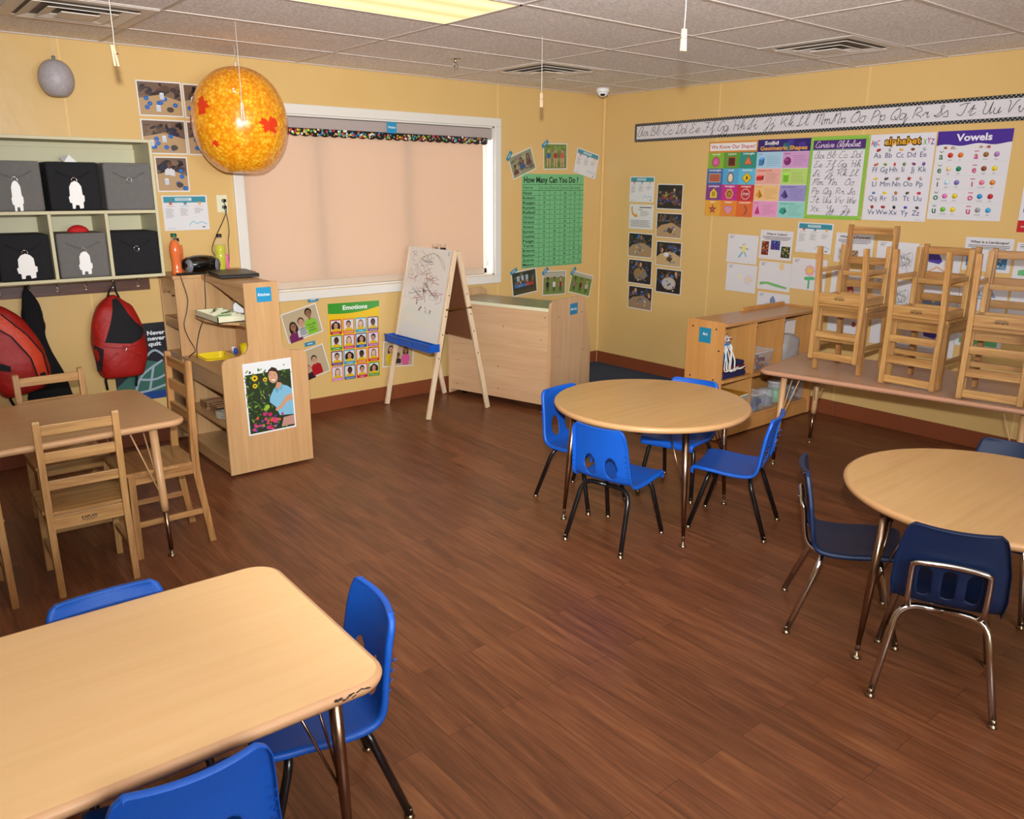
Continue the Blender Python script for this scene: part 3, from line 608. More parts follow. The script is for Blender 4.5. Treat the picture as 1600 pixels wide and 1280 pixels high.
b=MB(); P=[(-4.0,0),(-4.0,0)]
sh=[(-3.685,-.975),(-3.685,-.317),(-3.86,-.317),(-3.965,-.42),(-3.972,-.6),(-3.93,-.76),(-3.86,-.86),(-3.86,-.975)]
b.prism([(x-KX,y) for x,y in sh],.868,.884,MAPLEY,'xy'); b.build('upper_shelf',kit)
kb('counter',MAPLEY,((-4.035,-.975,.605),(-3.96,-.315,.622)),((-3.96,-.975,.605),(-3.685,-.555,.622)),((-3.96,-.345,.605),(-3.685,-.315,.622)),((-3.79,-.555,.605),(-3.685,-.345,.622)))
kb('counter_apron',MAPLEY,((-4.03,-.975,.50),(-4.014,-.315,.605)))
kb('shelf',MAPLEY,((-4.03,-.975,.292),(-3.685,-.315,.312))); kb('bottom_shelf',MAPLEY,((-4.02,-.975,.085),(-3.685,-.315,.10)),((-4.03,-.975,.02),(-4.014,-.315,.10)))
# right hand side, mirror of the left one, closed
kb('stove_counter',MAPLEY,((-3.669,-.975,.605),(-3.515,-.03,.622))); kb('stove_front',MAPLE,((-3.535,-.975,.03),(-3.52,-.03,.605)))
# yellow sink
b=MB(); o=rrect(.20,.24,.03,5,-3.872-KX,-.45); i_=rrect(.172,.212,.026,5,-3.872-KX,-.45); lo_=rrect(.14,.18,.02,5,-3.872-KX,-.45); n=len(o)
vs_=[(p[0],p[1],.626) for p in o]+[(p[0],p[1],.630) for p in i_]+[(p[0],p[1],.56) for p in lo_]+[(p[0],p[1],.622) for p in o]
fs=[[k,(k+1)%n,n+(k+1)%n,n+k] for k in range(n)]+[[n+k,n+(k+1)%n,2*n+(k+1)%n,2*n+k] for k in range(n)]+[[2*n+k for k in range(n)]]+[[3*n+k,3*n+(k+1)%n,(k+1)%n,k] for k in range(n)]
b.add(vs_,fs,YEL); tag(b.build('sink',kit),'yellow plastic sink basin')
# kitchen sign and flower seller picture
c=Canvas(.088,.083,(38,150,196)); c.text('Kitchen',.044,.034,.017,(240,246,248),.07,'c',.02)
o=c.build('sign_card',GLOSS,kit); o.matrix_local=Matrix.Translation(Vector((-3.80-KX+.0,-.9965,1.014)))@Matrix.Rotation(PI/2,4,'X'); o['label']='blue card reading Kitchen'
def man_photo(c):
    W_,H_=c.W,c.H; c.rect(.008,.008,W_-.016,H_-.016,(236,236,232)); rnd=random.Random(5); x0,y0,x1,y1=.01,.01,W_-.01,H_-.01; w_,h_=x1-x0,y1-y0
    def X(u): return x0+u*w_
    def Y(v): return y0+v*h_
    c.rect(x0,y0,w_,h_*.86,(44,58,34))
    for k in range(230):
        u,v=rnd.random(),rnd.uniform(.03,.95-.06*rnd.random()); 
        if .3<u<.97 and .08<v<.66 and u>.55: continue
        g=rnd.choice([(50,90,34),(84,124,44),(120,150,60),(30,52,28),(150,172,90),(70,60,80),(66,104,46)]); s_=rnd.uniform(.012,.03)
        c.ell(X(u)+0,min(Y(v),y1-.006),s_*rnd.uniform(.25,.6),s_*rnd.uniform(.12,.3),g,8,rnd.uniform(0,3))
    for u,v,r in ((.2,.8,.017),(.19,.69,.013),(.42,.76,.012)):
        for k in range(12): a=k*PI/6; c.ell(X(u)+r*.75*math.cos(a),Y(v)+r*.75*math.sin(a),r*.42,r*.2,(236,196,20),8,a)
        c.ell(X(u),Y(v),r*.42,r*.42,(60,34,16),12)
    # shirt, neck, head
    c.poly([(X(.5),Y(.5)),(X(.6),Y(.61)),(X(.74),Y(.66)),(X(.9),Y(.62)),(X(1),Y(.56)),(X(1),Y(.18)),(X(.68),Y(.2)),(X(.6),Y(.34)),(X(.48),Y(.42))],(132,190,214)); c.poly([(X(.62),Y(.60)),(X(.68),Y(.7)),(X(.79),Y(.67)),(X(.72),Y(.59))],(206,152,118))
    c.poly([(X(.6),Y(.615)),(X(.66),Y(.53)),(X(.72),Y(.60))],(106,162,192)); c.poly([(X(.72),Y(.6)),(X(.76),Y(.56)),(X(.82),Y(.66))],(106,162,192))
    c.ell(X(.605),Y(.845),.031,.030,(60,42,32),20,.1); c.ell(X(.60),Y(.785),.0285,.040,(212,160,124),22,.12); c.poly([(X(.50),Y(.84)),(X(.52),Y(.875)),(X(.60),Y(.868)),(X(.69),Y(.84)),(X(.70),Y(.88)),(X(.60),Y(.905)),(X(.50),Y(.885))],(60,42,32)); 
    for u in (.54,.64): c.ell(X(u),Y(.81-(u-.54)*.12),.0035,.0018,(40,26,20),8); c.ell(X(u),Y(.828-(u-.54)*.12),.006,.0012,(60,40,28),8)
    c.ell(X(.605),Y(.735),.011,.004,(246,238,232),12,-.1); c.ell(X(.59),Y(.765),.003,.005,(196,140,106),8)
    c.poly([(X(1),Y(.4)),(X(.86),Y(.38)),(X(.74),Y(.30)),(X(.60),Y(.27)),(X(.6),Y(.31)),(X(.72),Y(.36)),(X(.86),Y(.48)),(X(1),Y(.5))],(210,158,122))
    for k in range(40):
        u,v=rnd.uniform(.04,.78),rnd.uniform(.02,.22); g=rnd.choice([(196,40,96),(120,84,164),(226,100,60),(160,190,50),(90,60,140),(210,60,120),(70,110,50)]); c.ell(X(u),Y(v),rnd.uniform(.006,.012),rnd.uniform(.005,.010),g,10)
    for u,v,g in ((.38,.33,(150,180,50)),(.46,.24,(196,40,96)),(.42,.36,(170,196,60)),(.56,.13,(226,60,110)),(.35,.26,(190,50,110))): c.ell(X(u),Y(v),.014,.012,g,12)
    c.poly([(X(.7),Y(.03)),(X(1),Y(.03)),(X(1),Y(.17)),(X(.76),Y(.16))],(196,146,128))
c=Canvas(.297,.432,(240,238,234)); man_photo(c); o=c.build('poster_print',GLOSS,kit)
o.matrix_local=Matrix.Translation(Vector((-3.912-KX,-.9965,.236)))@Matrix.Rotation(PI/2,4,'X')@Matrix.Rotation(math.radians(.8),4,'Z'); o['label']='picture of a man in a pale blue shirt arranging flowers'
# things on and in the kitchen
def bottle(x,y,label,liquid,capc,prof,fill,h):
    t=thing('drink_bottle',label,'bottle',(x,y,1.1205),0); n=len(prof)
    cl=bpy.data.materials.get('bottle_plastic') or M('bottle_plastic',(235,235,225),.08,alpha=.05,vary=.01)
    lm=M('juice_'+capc.name,liquid,.15,vary=.05,coat=.3)
    MB().lathe([(r-.0012,z) for r,z in prof if z<=fill],lm,n=24).build('drink',t)
    MB().lathe(prof,cl,n=24).build('bottle_shell',t)
    MB().lathe([(.017,h-.02),(.0175,h-.018),(.0175,h-.001),(.016,h)],capc,n=20).build('cap',t)
GC=M('green_cap',(10,90,50),.4)
p1=[(.026,0),(.033,.006),(.034,.02),(.030,.032),(.030,.09),(.035,.12),(.036,.14),(.035,.165),(.028,.19),(.015,.212),(.0135,.236)]
p2=[(.026,0),(.033,.006),(.033,.07),(.035,.08),(.033,.09),(.033,.105),(.035,.115),(.036,.15),(.033,.17),(.02,.182),(.0185,.20)]
bottle(-3.985,-.235,'orange drink bottle with a green cap at the left of the kitchen top',(224,102,14),GC,p1,.212,.25)
bottle(-3.93,-.10,'orange drink bottle with a black cap behind the black stereo',(240,104,6),BLACK,p2,.18,.213)
bottle(-3.668,-.13,'yellow-green drink bottle with a black cap beside the black stereo',(196,192,40),M('black_cap',(12,12,12),.4),[(r,z*1.08) for r,z in p2],.172,.232)
tag(MB().b2((-3.63,-.12,1.1205),(-3.61,-.10,1.22),M('pink_plastic',(220,90,150),.4),bev=.006).build('pink_bottle'),'slim pink object standing behind the yellow drink bottle','bottle')
st=thing('stereo','glossy black oval stereo with grey speaker ends on the kitchen top','stereo',(-3.83,-.215,1.1205))
SECS=[(-.118,.018,.026),(-.108,.034,.042),(-.085,.048,.056),(-.04,.058,.064),(0,.06,.066),(.04,.058,.064),(.085,.048,.056),(.108,.034,.042),(.118,.018,.026)]
b=MB(); n=24
GLB=M('gloss_black',(8,8,9),.12,coat=.6)
vs_=[];fs=[]
for x,rz_,ry_ in SECS:
    for k in range(n):
        a=2*PI*k/n; vs_.append((x,ry_*math.cos(a),.052+min(rz_,.2)*math.copysign(abs(math.sin(a))**.85,math.sin(a))*(1 if math.sin(a)>0 else .8)))
for i in range(len(SECS)-1):
    for k in range(n): k2=(k+1)%n; fs.append([i*n+k,(i+1)*n+k,(i+1)*n+k2,i*n+k2])
fs+= [list(range(n)),[(len(SECS)-1)*n+k for k in range(n)][::-1]]; b.add(vs_,fs,GLB,True); b.build('housing',st)
for s_ in (-1,1):
    b=MB(); b.lathe([(.001,-.002),(.036,0),(.034,.006),(.001,.008)],GREYP,(0,0,0),20); o=b.build('speaker',st); o.location=(s_*.088,-.047,.05); o.rotation_euler=(PI/2,0,s_*.75); o.scale=(.8,1.15,1)
b=MB()
for k in range(4):
    for s_ in (-1,1): b.lathe([(.001,-.002),(.0045,0),(.001,.002)],CHROME,(s_*(.035+.008*math.sin(k*1.1)),-.066+.003*k,.044+.016*k),8)
b.build('button',st)
b=MB(); b.box((0,-.062,.062),(.03,.004,.008),M('display',(40,50,60),.2)); b.build('display',st)
tag(MB().b2((-4.01,-.315,1.1205),(-3.83,-.285,1.134),BLACK,bev=.004).build('power_adapter'),'flat black box at the hutch edge under the stereo','adapter')
lp=thing('laptop','closed black laptop lying across the kitchen top','laptop',(-3.735,-.50,1.122),0); lp.rotation_euler=(0,0,math.radians(82))
MB().box((0,0,.007),(.33,.235,.013),LAPT,bev=.004).build('base',lp); MB().box((0,0,.018),(.33,.235,.008),LAPT,bev=.003).build('lid',lp)
# cutlery tray etc. on the upper shelf
tr=thing('cutlery_tray','cream cutlery tray on the upper shelf of the kitchen','tray',(-3.885,-.62,.8855))
b=MB(); b.b2((-.085,-.20,0),(.085,.17,.004),CREAM)
for a,c in (((-.085,-.20,0),(-.08,.17,.036)),((.08,-.20,0),(.085,.17,.036)),((-.085,-.20,0),(.085,-.195,.036)),((-.085,.165,0),(.085,.17,.036))): b.b2(a,c,CREAM)
for k in range(1,5): b.b2((-.08,-.195+.072*k,0),(.08,-.192+.072*k,.034),CREAM)
b.build('tray_body',tr)
for k in range(6): tag(MB().box((-3.90+.03*(k%3)-.02,-.78+.058*k,.924),(.09,.012,.003),CREAM if k%2 else GREENP,Matrix.Rotation(.3*k,3,'Z')).build('toy_knife'),['cream toy knife in the tray by the end panel','cream toy knife second from the end panel','green-handled toy knife in the tray middle','cream toy knife beside the green one','green-tipped toy knife in the tray','cream toy knife at the far end of the tray'][k],'toy cutlery','toy cutlery in the tray')
t=thing('toy_clock','small white round-topped toy clock on the kitchen shelf','clock',(-3.72,-.50,.8855)); t.rotation_euler=(0,0,-.4); t.scale=(1.25,)*3
P=[(-.028,0),(.028,0)]+arc(0,.035,.028,0,180,12); 
MB().prism(P,-.014,.014,GREYP,'xz',.002).build('case',t); MB().prism([(p[0]*.85,p[1]*.88+.004) for p in P],-.016,-.0145,WHITE,'xz').build('dial',t)
t=thing('toy_cup','yellow plastic cup standing at the end of the counter','cup',(-3.725,-.575,.6225)); MB().lathe([(.024,0),(.028,.005),(.034,.08),(.032,.08),(.026,.008)],YEL,n=20).build('cup_body',t)
tag(MB().lathe([(.010,0),(.012,.003),(.012,.026),(.009,.032)],BLUE,(-3.74,-.44,.6225),16).build('toy_jar'),'small blue toy jar between the yellow cup and the white jar','jar'); tag(MB().lathe([(.010,0),(.013,.003),(.013,.028),(.009,.034)],M('white_jar',(226,214,214),.4),(-3.725,-.365,.6225),16).build('toy_jar'),'small white toy jar with a red side behind the sink','jar')
for k in range(4):
    tag(MB().lathe([(.03,0),(.05,.002),(.078,.012),(.078,.015),(.05,.006),(.001,.004)],PLATE,(-3.945,-.80,.3125+.0105*k),28).build('toy_plate'),['grey toy plate at the bottom of the stack','second grey toy plate from the bottom of the stack','third grey toy plate from the bottom of the stack','topmost grey toy plate of the stack'][k],'plate','plates stacked on the kitchen shelf')
for k,(y,x) in enumerate(((-.63,-3.91),(-.48,-3.92))):
    t=thing('wicker_tray',['woven brown tray with slatted sides on the kitchen shelf','second woven brown tray behind the first on the kitchen shelf'][k],'basket',(x,y,.3125)); b=MB()
    for z in (.008,.022,.036): 
        b.b2((-.07,-.05,z),(.07,-.046,z+.008),WICK); b.b2((-.07,.046,z),(.07,.05,z+.008),WICK); b.b2((-.07,-.05,z),(-.066,.05,z+.008),WICK); b.b2((.066,-.05,z),(.07,.05,z+.008),WICK)
    b.b2((-.07,-.05,0),(.07,.05,.006),WICK); b.build('slatted_side',t)
t=thing('steel_pan','small metal pan on the bottom shelf of the kitchen','pan',(-3.93,-.24,.1155)); MB().lathe([(.04,0),(.05,.01),(.056,.035),(.053,.035),(.045,.006)],CHROME,n=20).build('pan_bowl',t)
# cables from the socket and over the front
def cable(name,pts,label,r=.0028): tag(MB().tube(cr(pts,6),r,BLACK,8).build(name),label,'cable')
cable('power_cable',[(-3.578,-.018,1.56),(-3.565,-.03,1.50),(-3.60,-.03,1.42),(-3.655,-.04,1.33),(-3.69,-.05,1.24),(-3.64,-.06,1.17),(-3.61,-.08,1.135),(-3.66,-.17,1.126)],'black cable looping from the wall socket down to the stereo')
cable('power_cable',[(-3.575,-.018,1.52),(-3.562,-.025,1.45),(-3.56,-.03,1.36),(-3.575,-.04,1.30),(-3.58,-.045,1.2),(-3.59,-.05,1.13)],'black cable dropping straight from the wall socket behind the yellow bottle')
cable('power_cable',[(-4.0,-.325,1.128),(-3.99,-.33,1.08),(-3.972,-.335,.98),(-3.985,-.335,.90),(-4.01,-.34,.82),(-3.995,-.345,.74),(-3.965,-.36,.66),(-4.0,-.38,.635),(-4.045,-.4,.60)],'black cable hanging in waves down the hutch divider')
cable('power_cable',[(-3.885,-.43,1.13),(-3.895,-.44,1.06),(-3.90,-.44,.96),(-3.915,-.44,.88),(-3.95,-.43,.79),(-3.975,-.43,.70),(-3.98,-.43,.64),(-3.985,-.44,.626)],'black cable hanging from the laptop to the counter')
# wall socket
ol=thing('wall_socket','cream double wall socket with two plugs beside the window','socket',(-3.58,0,1.54)); MB().b2((-.035,-.006,-.056),(.035,0,.056),CREAM,bev=.003).build('face_plate',ol)
for z in (.022,-.02): MB().b2((-.004,-.03,z-.012),(.02,-.006,z+.008),BLACK,bev=.003).build('plug',ol)
# ------------------------------------------------------------ easel
ea=thing('easel','wooden two-sided easel with a scribbled whiteboard and blue tray','easel',(-2.174,-.40,0))
ya,yb=.29,-.29; apex=1.21; fx0,fx1=-.276,.276
def leg(s_,y): return MB().bar((s_*.276,y,0),(s_*.012,y,apex),.022,.034,PINE,(0,1,0),.003)
def leg2(s_,y):
    b=MB(); b.bar((s_*.276,y,0.004),(s_*.014,y,apex),.036,.022,PINE,(0,1,0),.003); return b
for s_ in (-1,1):
    for y in (ya,yb): leg2(s_,y).build('leg',ea)
def epan(s_,z0,z1,y0,y1,mat,off,thk):
    # board lying in the slanted plane of the legs
    def X(z): return s_*(.276+(.014-.276)*z/apex)
    nx,nz=s_*apex,.262; l=math.hypot(nx,nz); nx/=l; nz/=l
    vs_=[]
    for z in (z0,z1):
        for y in (y0,y1):
            for t_ in (off,off+thk): vs_.append((X(z)+nx*t_,y,z+nz*t_))
    return MB().add(vs_,[[0,2,3,1],[4,5,7,6],[0,1,5,4],[2,6,7,3],[1,3,7,5],[0,4,6,2]],mat)
tag(epan(-1,.49,apex+.002,ya-.006,yb+.016,WHITEB,.006,.006).build('whiteboard',ea),'white dry-wipe board covered in scribbles')
epan(1,.56,apex-.01,ya-.01,yb+.01,HARDB,-.013,.005).build('back_board',ea)
epan(-1,.56,apex-.02,ya-.01,yb+.01,HARDB,-.016,.005).build('inner_board',ea)
# marker scribbles
c=Canvas(.56,.74,(226,222,216),.0001); c.f=[];c.v=[];c.c=[]; rnd=random.Random(11)
cols=[(150,70,80),(110,100,96),(60,50,52),(170,120,60),(176,90,110)]
def scrib(cx,cy,rx,ry,n,col,wd=.0022):
    P=[(cx+rx*rnd.uniform(-1,1),cy+ry*rnd.uniform(-1,1),0) for _ in range(n)]; c.line([(p[0],p[1]) for p in cr(P,8)],wd,col)
for k in range(16): scrib(rnd.uniform(.16,.46),rnd.uniform(.36,.68),.10,.05,rnd.randint(5,9),rnd.choice(cols),rnd.choice([.0016,.0022,.003]))
for k in range(5): scrib(.08,.5+.04*k,.05,.04,4,(176,80,90))
for k,(x,y) in enumerate(((.2,.33),(.26,.27),(.34,.28),(.40,.27),(.27,.41),(.3,.46))): scrib(x,y,.022,.03,7,(56,44,50),.0028)
for k in range(3):
    P=cr([(.15,.60+.02*k,0),(.24,.67,0),(.36,.69,0),(.48,.64-.02*k,0),(.50,.58,0)],8); c.line([(p[0],p[1]) for p in P],.0022,(150,140,60))
c.ell(.525,.70,.008,.014,(60,50,50),12); c.ell(.525,.70,.005,.010,(226,222,216),12)
o=c.build('marker_scribble',PAPER,ea); sl=math.atan2(.262,apex)
# local x -> -y , local y -> up the slope, normal -> outwards
ux=Vector((0,-1,0)); uy=Vector((math.sin(sl),0,math.cos(sl))); un=ux.cross(uy)
mt=Matrix((ux,uy,un)).transposed().to_4x4(); mt.translation=Vector((-.276+.262*.50/apex,ya-.006,.50))+un*.0125; o.matrix_local=mt
# tray
b=MB(); tx=-.276+.262*.53/apex-.012
b.b2((tx-.085,ya+.02,.50),(tx,yb-.01,.506),BLUE); b.b2((tx-.088,ya+.02,.50),(tx-.082,yb-.01,.556),BLUE); b.b2((tx-.006,ya+.02,.50),(tx,yb-.01,.548),BLUE); b.b2((tx-.088,ya+.014,.50),(tx,ya+.02,.556),BLUE); b.b2((tx-.088,yb-.016,.50),(tx,yb-.01,.556),BLUE)
b.b2((tx-.094,ya+.022,.55),(tx-.08,yb-.018,.558),BLUE)
for y in (ya-.17,ya-.36): b.b2((tx-.094,y-.004,.50),(tx-.088,y+.004,.556),BLUE); b.b2((tx-.088,y-.003,.50),(tx,y+.003,.54),BLUE)
b.build('paint_tray',ea)
b=MB(); zb=.80; xb=.276-.262*zb/apex; b.bar((-xb,yb-.022,zb),(xb,yb-.022,zb),.006,.022,BRASS,(0,1,0)); b.tube([(-xb,yb-.012,zb),(-xb,yb-.032,zb)],.008,BRASS); b.tube([(xb,yb-.012,zb),(xb,yb-.032,zb)],.008,BRASS); b.build('hinge_bar',ea)
for y in (-.02,-.12):
    b=MB(); b.prism([(-.02,-.006),(.02,-.006),(.012,.014),(-.012,.014)],y-.018,y+.018,CHROME if y>-.1 else BLACK,'xz'); 
    for s_ in (-1,1): b.tube([(s_*.012,y-.01,.012),(s_*.022,y-.01,.036),(s_*.022,y+.01,.036),(s_*.012,y+.01,.012)],.0016,CHROME,6)
    o=b.build('binder_clip',ea); o.location=(0,0,apex)
b=MB()
for z in (.9,.62,.75,.45): 
    for s_ in (-1,1): x=s_*(.276-.262*z/apex); b.lathe([(.005,-.003),(.005,.003)],BLACK,(x,yb-.012,z),8)
b.build('bolt',ea)
# ------------------------------------------------------------ block shelf (its plain back towards the room)
a0=Vector((-1.872,-.145,0)); a1=Vector((-1.618,-1.10,0)); d=(a1-a0); Lb=d.length; rz=math.atan2(d.y,d.x)
bs=thing('block_shelf','pale laminate shelf seen from its plain back, with a Blocks sign on its end','shelf',a0,rz)
# local: +x along the back towards the room, back at y=0, depth towards +y
Pp=[(0,.0),(.60,.0),(.60,.4),(.50,.80)]+[(.44,.83),(.06,.83)]+[(.015,.815),(0,.775)]
def endp(x0,x1): return MB().prism([(p[0]-.012,p[1]+.018) for p in Pp],x0,x1,BLOCKMZ,'yz',.004)
o=endp(Lb-.022,Lb); o.build('end_panel',bs); endp(0,.022).build('end_panel',bs)
MB().b2((.022,0,.05),(Lb-.022,.012,.77),BLOCKM).build('back_panel',bs)
tag(MB().b2((.022,-.004,.77),(Lb-.022,.40,.79),M('grey_green_laminate',(150,144,110),.3),bev=.002).build('top',bs),'grey-green worktop')
MB().b2((.022,-.006,.768),(Lb-.022,0,.792),CREAM).build('edge_strip',bs)
MB().b2((.022,.012,.40),(Lb-.022,.42,.418),BLOCKM).build('shelf',bs); MB().b2((.022,.012,.06),(Lb-.022,.56,.078),BLOCKM).build('bottom_shelf',bs)
b=MB()
for x,z in ((.25,.60),(.55,.62),(.9,.55),(.1,.3),(.5,.3),(.5,.12),(.08,.1),(.92,.1),(.93,.72)): b.lathe([(.005,0),(.004,.002)],BRASS,(0,0,0),8) if 0 else b.box((x,-.001,z),(.008,.002,.008),BRASS)
for y,z in ((.1,.72),(.44,.72),(.1,.42),(.46,.42)): b.box((Lb+.001,y,z),(.002,.009,.009),BRASS)
b.build('screw',bs)
for x in (.08,Lb-.1):
    b=MB()
    for y in (.06,.5): b.lathe([(.004,-.012),(.018,-.012),(.018,.012),(.004,.012)],BLACK,(0,0,0),14)
    o=b.build('caster',bs); o.rotation_euler=(PI/2,0,0); o.location=(x,.1,.018)
c=Canvas(.11,.085,(30,134,178)); c.text('Blocks',.055,.034,.018,(240,246,248),.085,'c',.02)
o=c.build('sign_card',GLOSS,bs); o['label']='blue card reading Blocks'
# normal +x local, u -> +y local, v-> z
o.matrix_local=Matrix.Translation(Vector((Lb+.0005,.26,.715)))@Matrix(((0,0,1,0),(1,0,0,0),(0,1,0,0),(0,0,0,1)))
# ------------------------------------------------------------ art shelf
ar=thing('art_shelf','orange birch shelf with open compartments and an Art sign on its end','shelf',(-1.235,-2.345,0))
AL=1.155; AH=.81; AD=.30
def ab(name,*boxes,mat=ARTM,bev=.003):
    b=MB()
    for a,c in boxes: b.b2(a,c,mat,bev=bev)
    return b.build(name,ar)
for x in (0,AL-.018): MB().prism(rrect(AD,AH-.006,.02,4,AD/2,AH/2+.002),x,x+.018,ARTM,'yz',.003).build('end_panel',ar)
ab('top',((.018,-.012,AH-.03),(AL-.018,AD,AH-.01)),mat=wood('birch_orange_x',(182,126,74),(198,144,92),'x',.32,.3,.1)); ab('lip',((.6,AD-.02,AH-.012),(AL-.018,AD,AH+.015)))
ab('middle_shelf',((.018,-.008,.40),(AL-.018,AD-.01,.42))); ab('base',((.018,.02,.10),(AL-.018,AD-.01,.118)),((.018,.012,.01),(AL-.018,.03,.10))); ab('back_panel',((.018,AD-.012,.02),(AL-.018,AD-.002,AH-.03)))
ab('divider',((.36,.0,.42),(.375,AD-.012,AH-.03))); ab('divider',((.70,.0,.42),(.715,AD-.012,AH-.03))); ab('divider',((.40,.03,.118),(.415,AD-.012,.40))); 
c=Canvas(.095,.10,(34,134,166)); c.text('Art',.0475,.05,.02,(240,246,248),None,'c',.02)
o=c.build('sign_card',GLOSS,ar); o['label']='blue card reading Art'; o.matrix_local=Matrix.Translation(Vector((-.0005,.195,.66)))@Matrix(((0,0,-1,0),(-1,0,0,0),(0,1,0,0),(0,0,0,1)))
b=MB()
for y,z in ((.06,.76),(.25,.76),(.03,.62),(.06,.42),(.25,.42)): b.box((-.001,y,z),(.003,.01,.01),M('dark_screw',(40,26,20),.5) if 'dark_screw' not in bpy.data.materials else bpy.data.materials['dark_screw'])
for x in (.36,.70): b.box((x+.008,-.003+.0,.745),(.008,.002,.008),bpy.data.materials['dark_screw'])
b.build('screw',ar)
# contents
def W3(x,y,z): return (-1.235+x,-2.345+y,z)
t=thing('folded_bag','dark blue and maroon folded bag on the middle shelf of the art shelf','bag',W3(.14,.13,.4205)); NAVYC=M('navy_cloth',(30,26,70),.8,bump=.3,bscale=30); MARC=M('maroon_cloth',(84,18,32),.8,bump=.3,bscale=30)
b=MB(); b.box((.03,-.01,.02),(.26,.22,.04),NAVYC,bev=.012); b.build('lower_fold',t); b=MB(); b.box((.05,-.01,.056),(.24,.2,.036),MARC,bev=.012); b.build('middle_fold',t); b=MB(); b.box((.08,.0,.085),(.2,.18,.026),NAVYC,bev=.01); b.build('upper_fold',t)
t=thing('rope_basket','small blue fabric basket overflowing with white cord on the art shelf','basket',W3(.11,.12,.522)); b=MB(); section_body(b,[(0,0,0,.06,.06),(.03,0,0,.075,.07),(.10,0,0,.08,.075),(.13,0,0,.082,.078)],M('blue_cloth',(30,110,176),.7,bump=.4,bscale=20),wob=.03); b.build('basket_body',t)
b=MB(); rnd=random.Random(3); CORD=M('white_cord',(220,214,200),.7); CORDR=M('red_cord',(150,50,60),.7)
for k in range(26):
    a=rnd.uniform(0,2*PI); r=rnd.uniform(.01,.065); P=[(r*math.cos(a),r*math.sin(a),.125)]+[(rnd.uniform(-.08,.08),rnd.uniform(-.075,.075),.13+rnd.uniform(.0,.06)) for _ in range(3)]
    b.tube(cr(P,5),.0035,CORD if k%4 else CORDR,6)
for k in range(9):
    x=rnd.uniform(-.06,.05); b.tube(cr([(x,-.06,.13),(x-.01,-.092,.1),(x-.03+.01*k,-.095,.02),(x+.012*k-.04,-.10,-.04),(x+.018*k-.04,-.12,-.05+.006*(k%3)),(x+.02*k,-.115,-.03)],5),.0035,CORD,6)
b.build('cord_tangle',t)
def bin2(name,x,y,z,w_,d_,h_,label,contents,seed,lid=False):
    t=thing(name,label,'storage box',W3(x,y,z),0,'clear plastic boxes on the art shelf'); b=MB(); k=.004; tp=.88
    o=rrect(w_,d_,.015,4); i_=rrect(w_*tp,d_*tp,.015,4); n=len(o)
    vs_=[(p[0],p[1],0) for p in i_]+[(p[0],p[1],h_) for p in o]+[(p[0]*1.05,p[1]*1.05,h_+.002) for p in o]+[(p[0]*1.05,p[1]*1.05,h_-.008) for p in o]
    fs=[[i,(i+1)%n,n+(i+1)%n,n+i] for i in range(n)]+[[n+i,n+(i+1)%n,2*n+(i+1)%n,2*n+i] for i in range(n)]+[[2*n+i,2*n+(i+1)%n,3*n+(i+1)%n,3*n+i] for i in range(n)]+[list(range(n))[::-1]]
    b.add(vs_,fs,CLEAR,True); b.build('box_body',t)
    if lid: MB().b2((-w_/2*1.05,-d_/2*1.05,h_),(w_/2*1.05,d_/2*1.05,h_+.012),M('grey_lid',(168,164,158),.4,alpha=.8) if 'grey_lid' not in bpy.data.materials else bpy.data.materials['grey_lid'],bev=.004).build('lid',t)
    rnd=random.Random(seed); b=MB()
    for k in range(46):
        s_=rnd.uniform(.012,.028); b.box((rnd.uniform(-w_*.38,w_*.38),rnd.uniform(-d_*.38,d_*.38),rnd.uniform(.01,h_*.55)),(s_*1.6,s_,s_),rnd.choice(contents),Euler((rnd.random()*3,rnd.random()*3,rnd.random()*3)).to_matrix(),bev=.002)
    o=b.build('contents',t); o['kind']='stuff'
bits=[M('bit_'+str(k),c_,.6) for k,c_ in enumerate(((150,70,40),(60,60,80),(180,150,120),(110,40,40),(90,110,130),(190,180,170)))]
bin2('storage_box',.54,.13,.4205,.24,.2,.13,'clear open box of small craft pieces in the middle compartment',bits,1)
bin2('storage_box',.22,.13,.1185,.30,.22,.14,'clear lidded box on the bottom shelf under the yellow book',bits,2,True)
bin2('storage_box',.53,.12,.1185,.14,.2,.13,'narrow clear box beside the divider on the bottom shelf',[bits[1],bits[4],M('bit_blue',(50,60,140),.5)],5)
t=thing('yellow_book','worn yellow pad lying on the lidded clear box','book',W3(.19,.10,.2725),.12); MB().b2((-.14,-.11,.0),(.14,.11,.014),CREAM,bev=.001).build('pages',t); MB().b2((-.142,-.112,.0145),(.142,.112,.017),M('yellow_cover',(190,130,30),.5,vary=.2,scale=20)).build('cover',t)
t=thing('paper_bag','grey paper and bags stuffed in the last compartment of the art shelf','bag',W3(.90,.14,.4205)); 
b=MB(); b.box((.03,.03,.15),(.22,.03,.29),M('grey_card',(168,164,160),.7),Matrix.Rotation(-.06,3,'X')); b.build('card_sheets',t)
b=MB(); b.box((.06,.0,.15),(.21,.01,.28),WHITE,Matrix.Rotation(.03,3,'X')); b.build('white_sheet',t)
t2=thing('plastic_sack','translucent grey plastic sack of supplies in the last compartment','bag',W3(.87,.06,.4205)); b=MB(); section_body(b,isecs([(0,0,0,.10,.05),(.06,0,0,.12,.055),(.15,0,0,.12,.05),(.2,-.01,0,.08,.03),(.22,-.03,0,.03,.02)]),M('grey_film',(176,170,166),.35,vary=.15,scale=20,bump=.6,bscale=12,alpha=.85),wob=.08,seed=8); b.build('sack_body',t2)
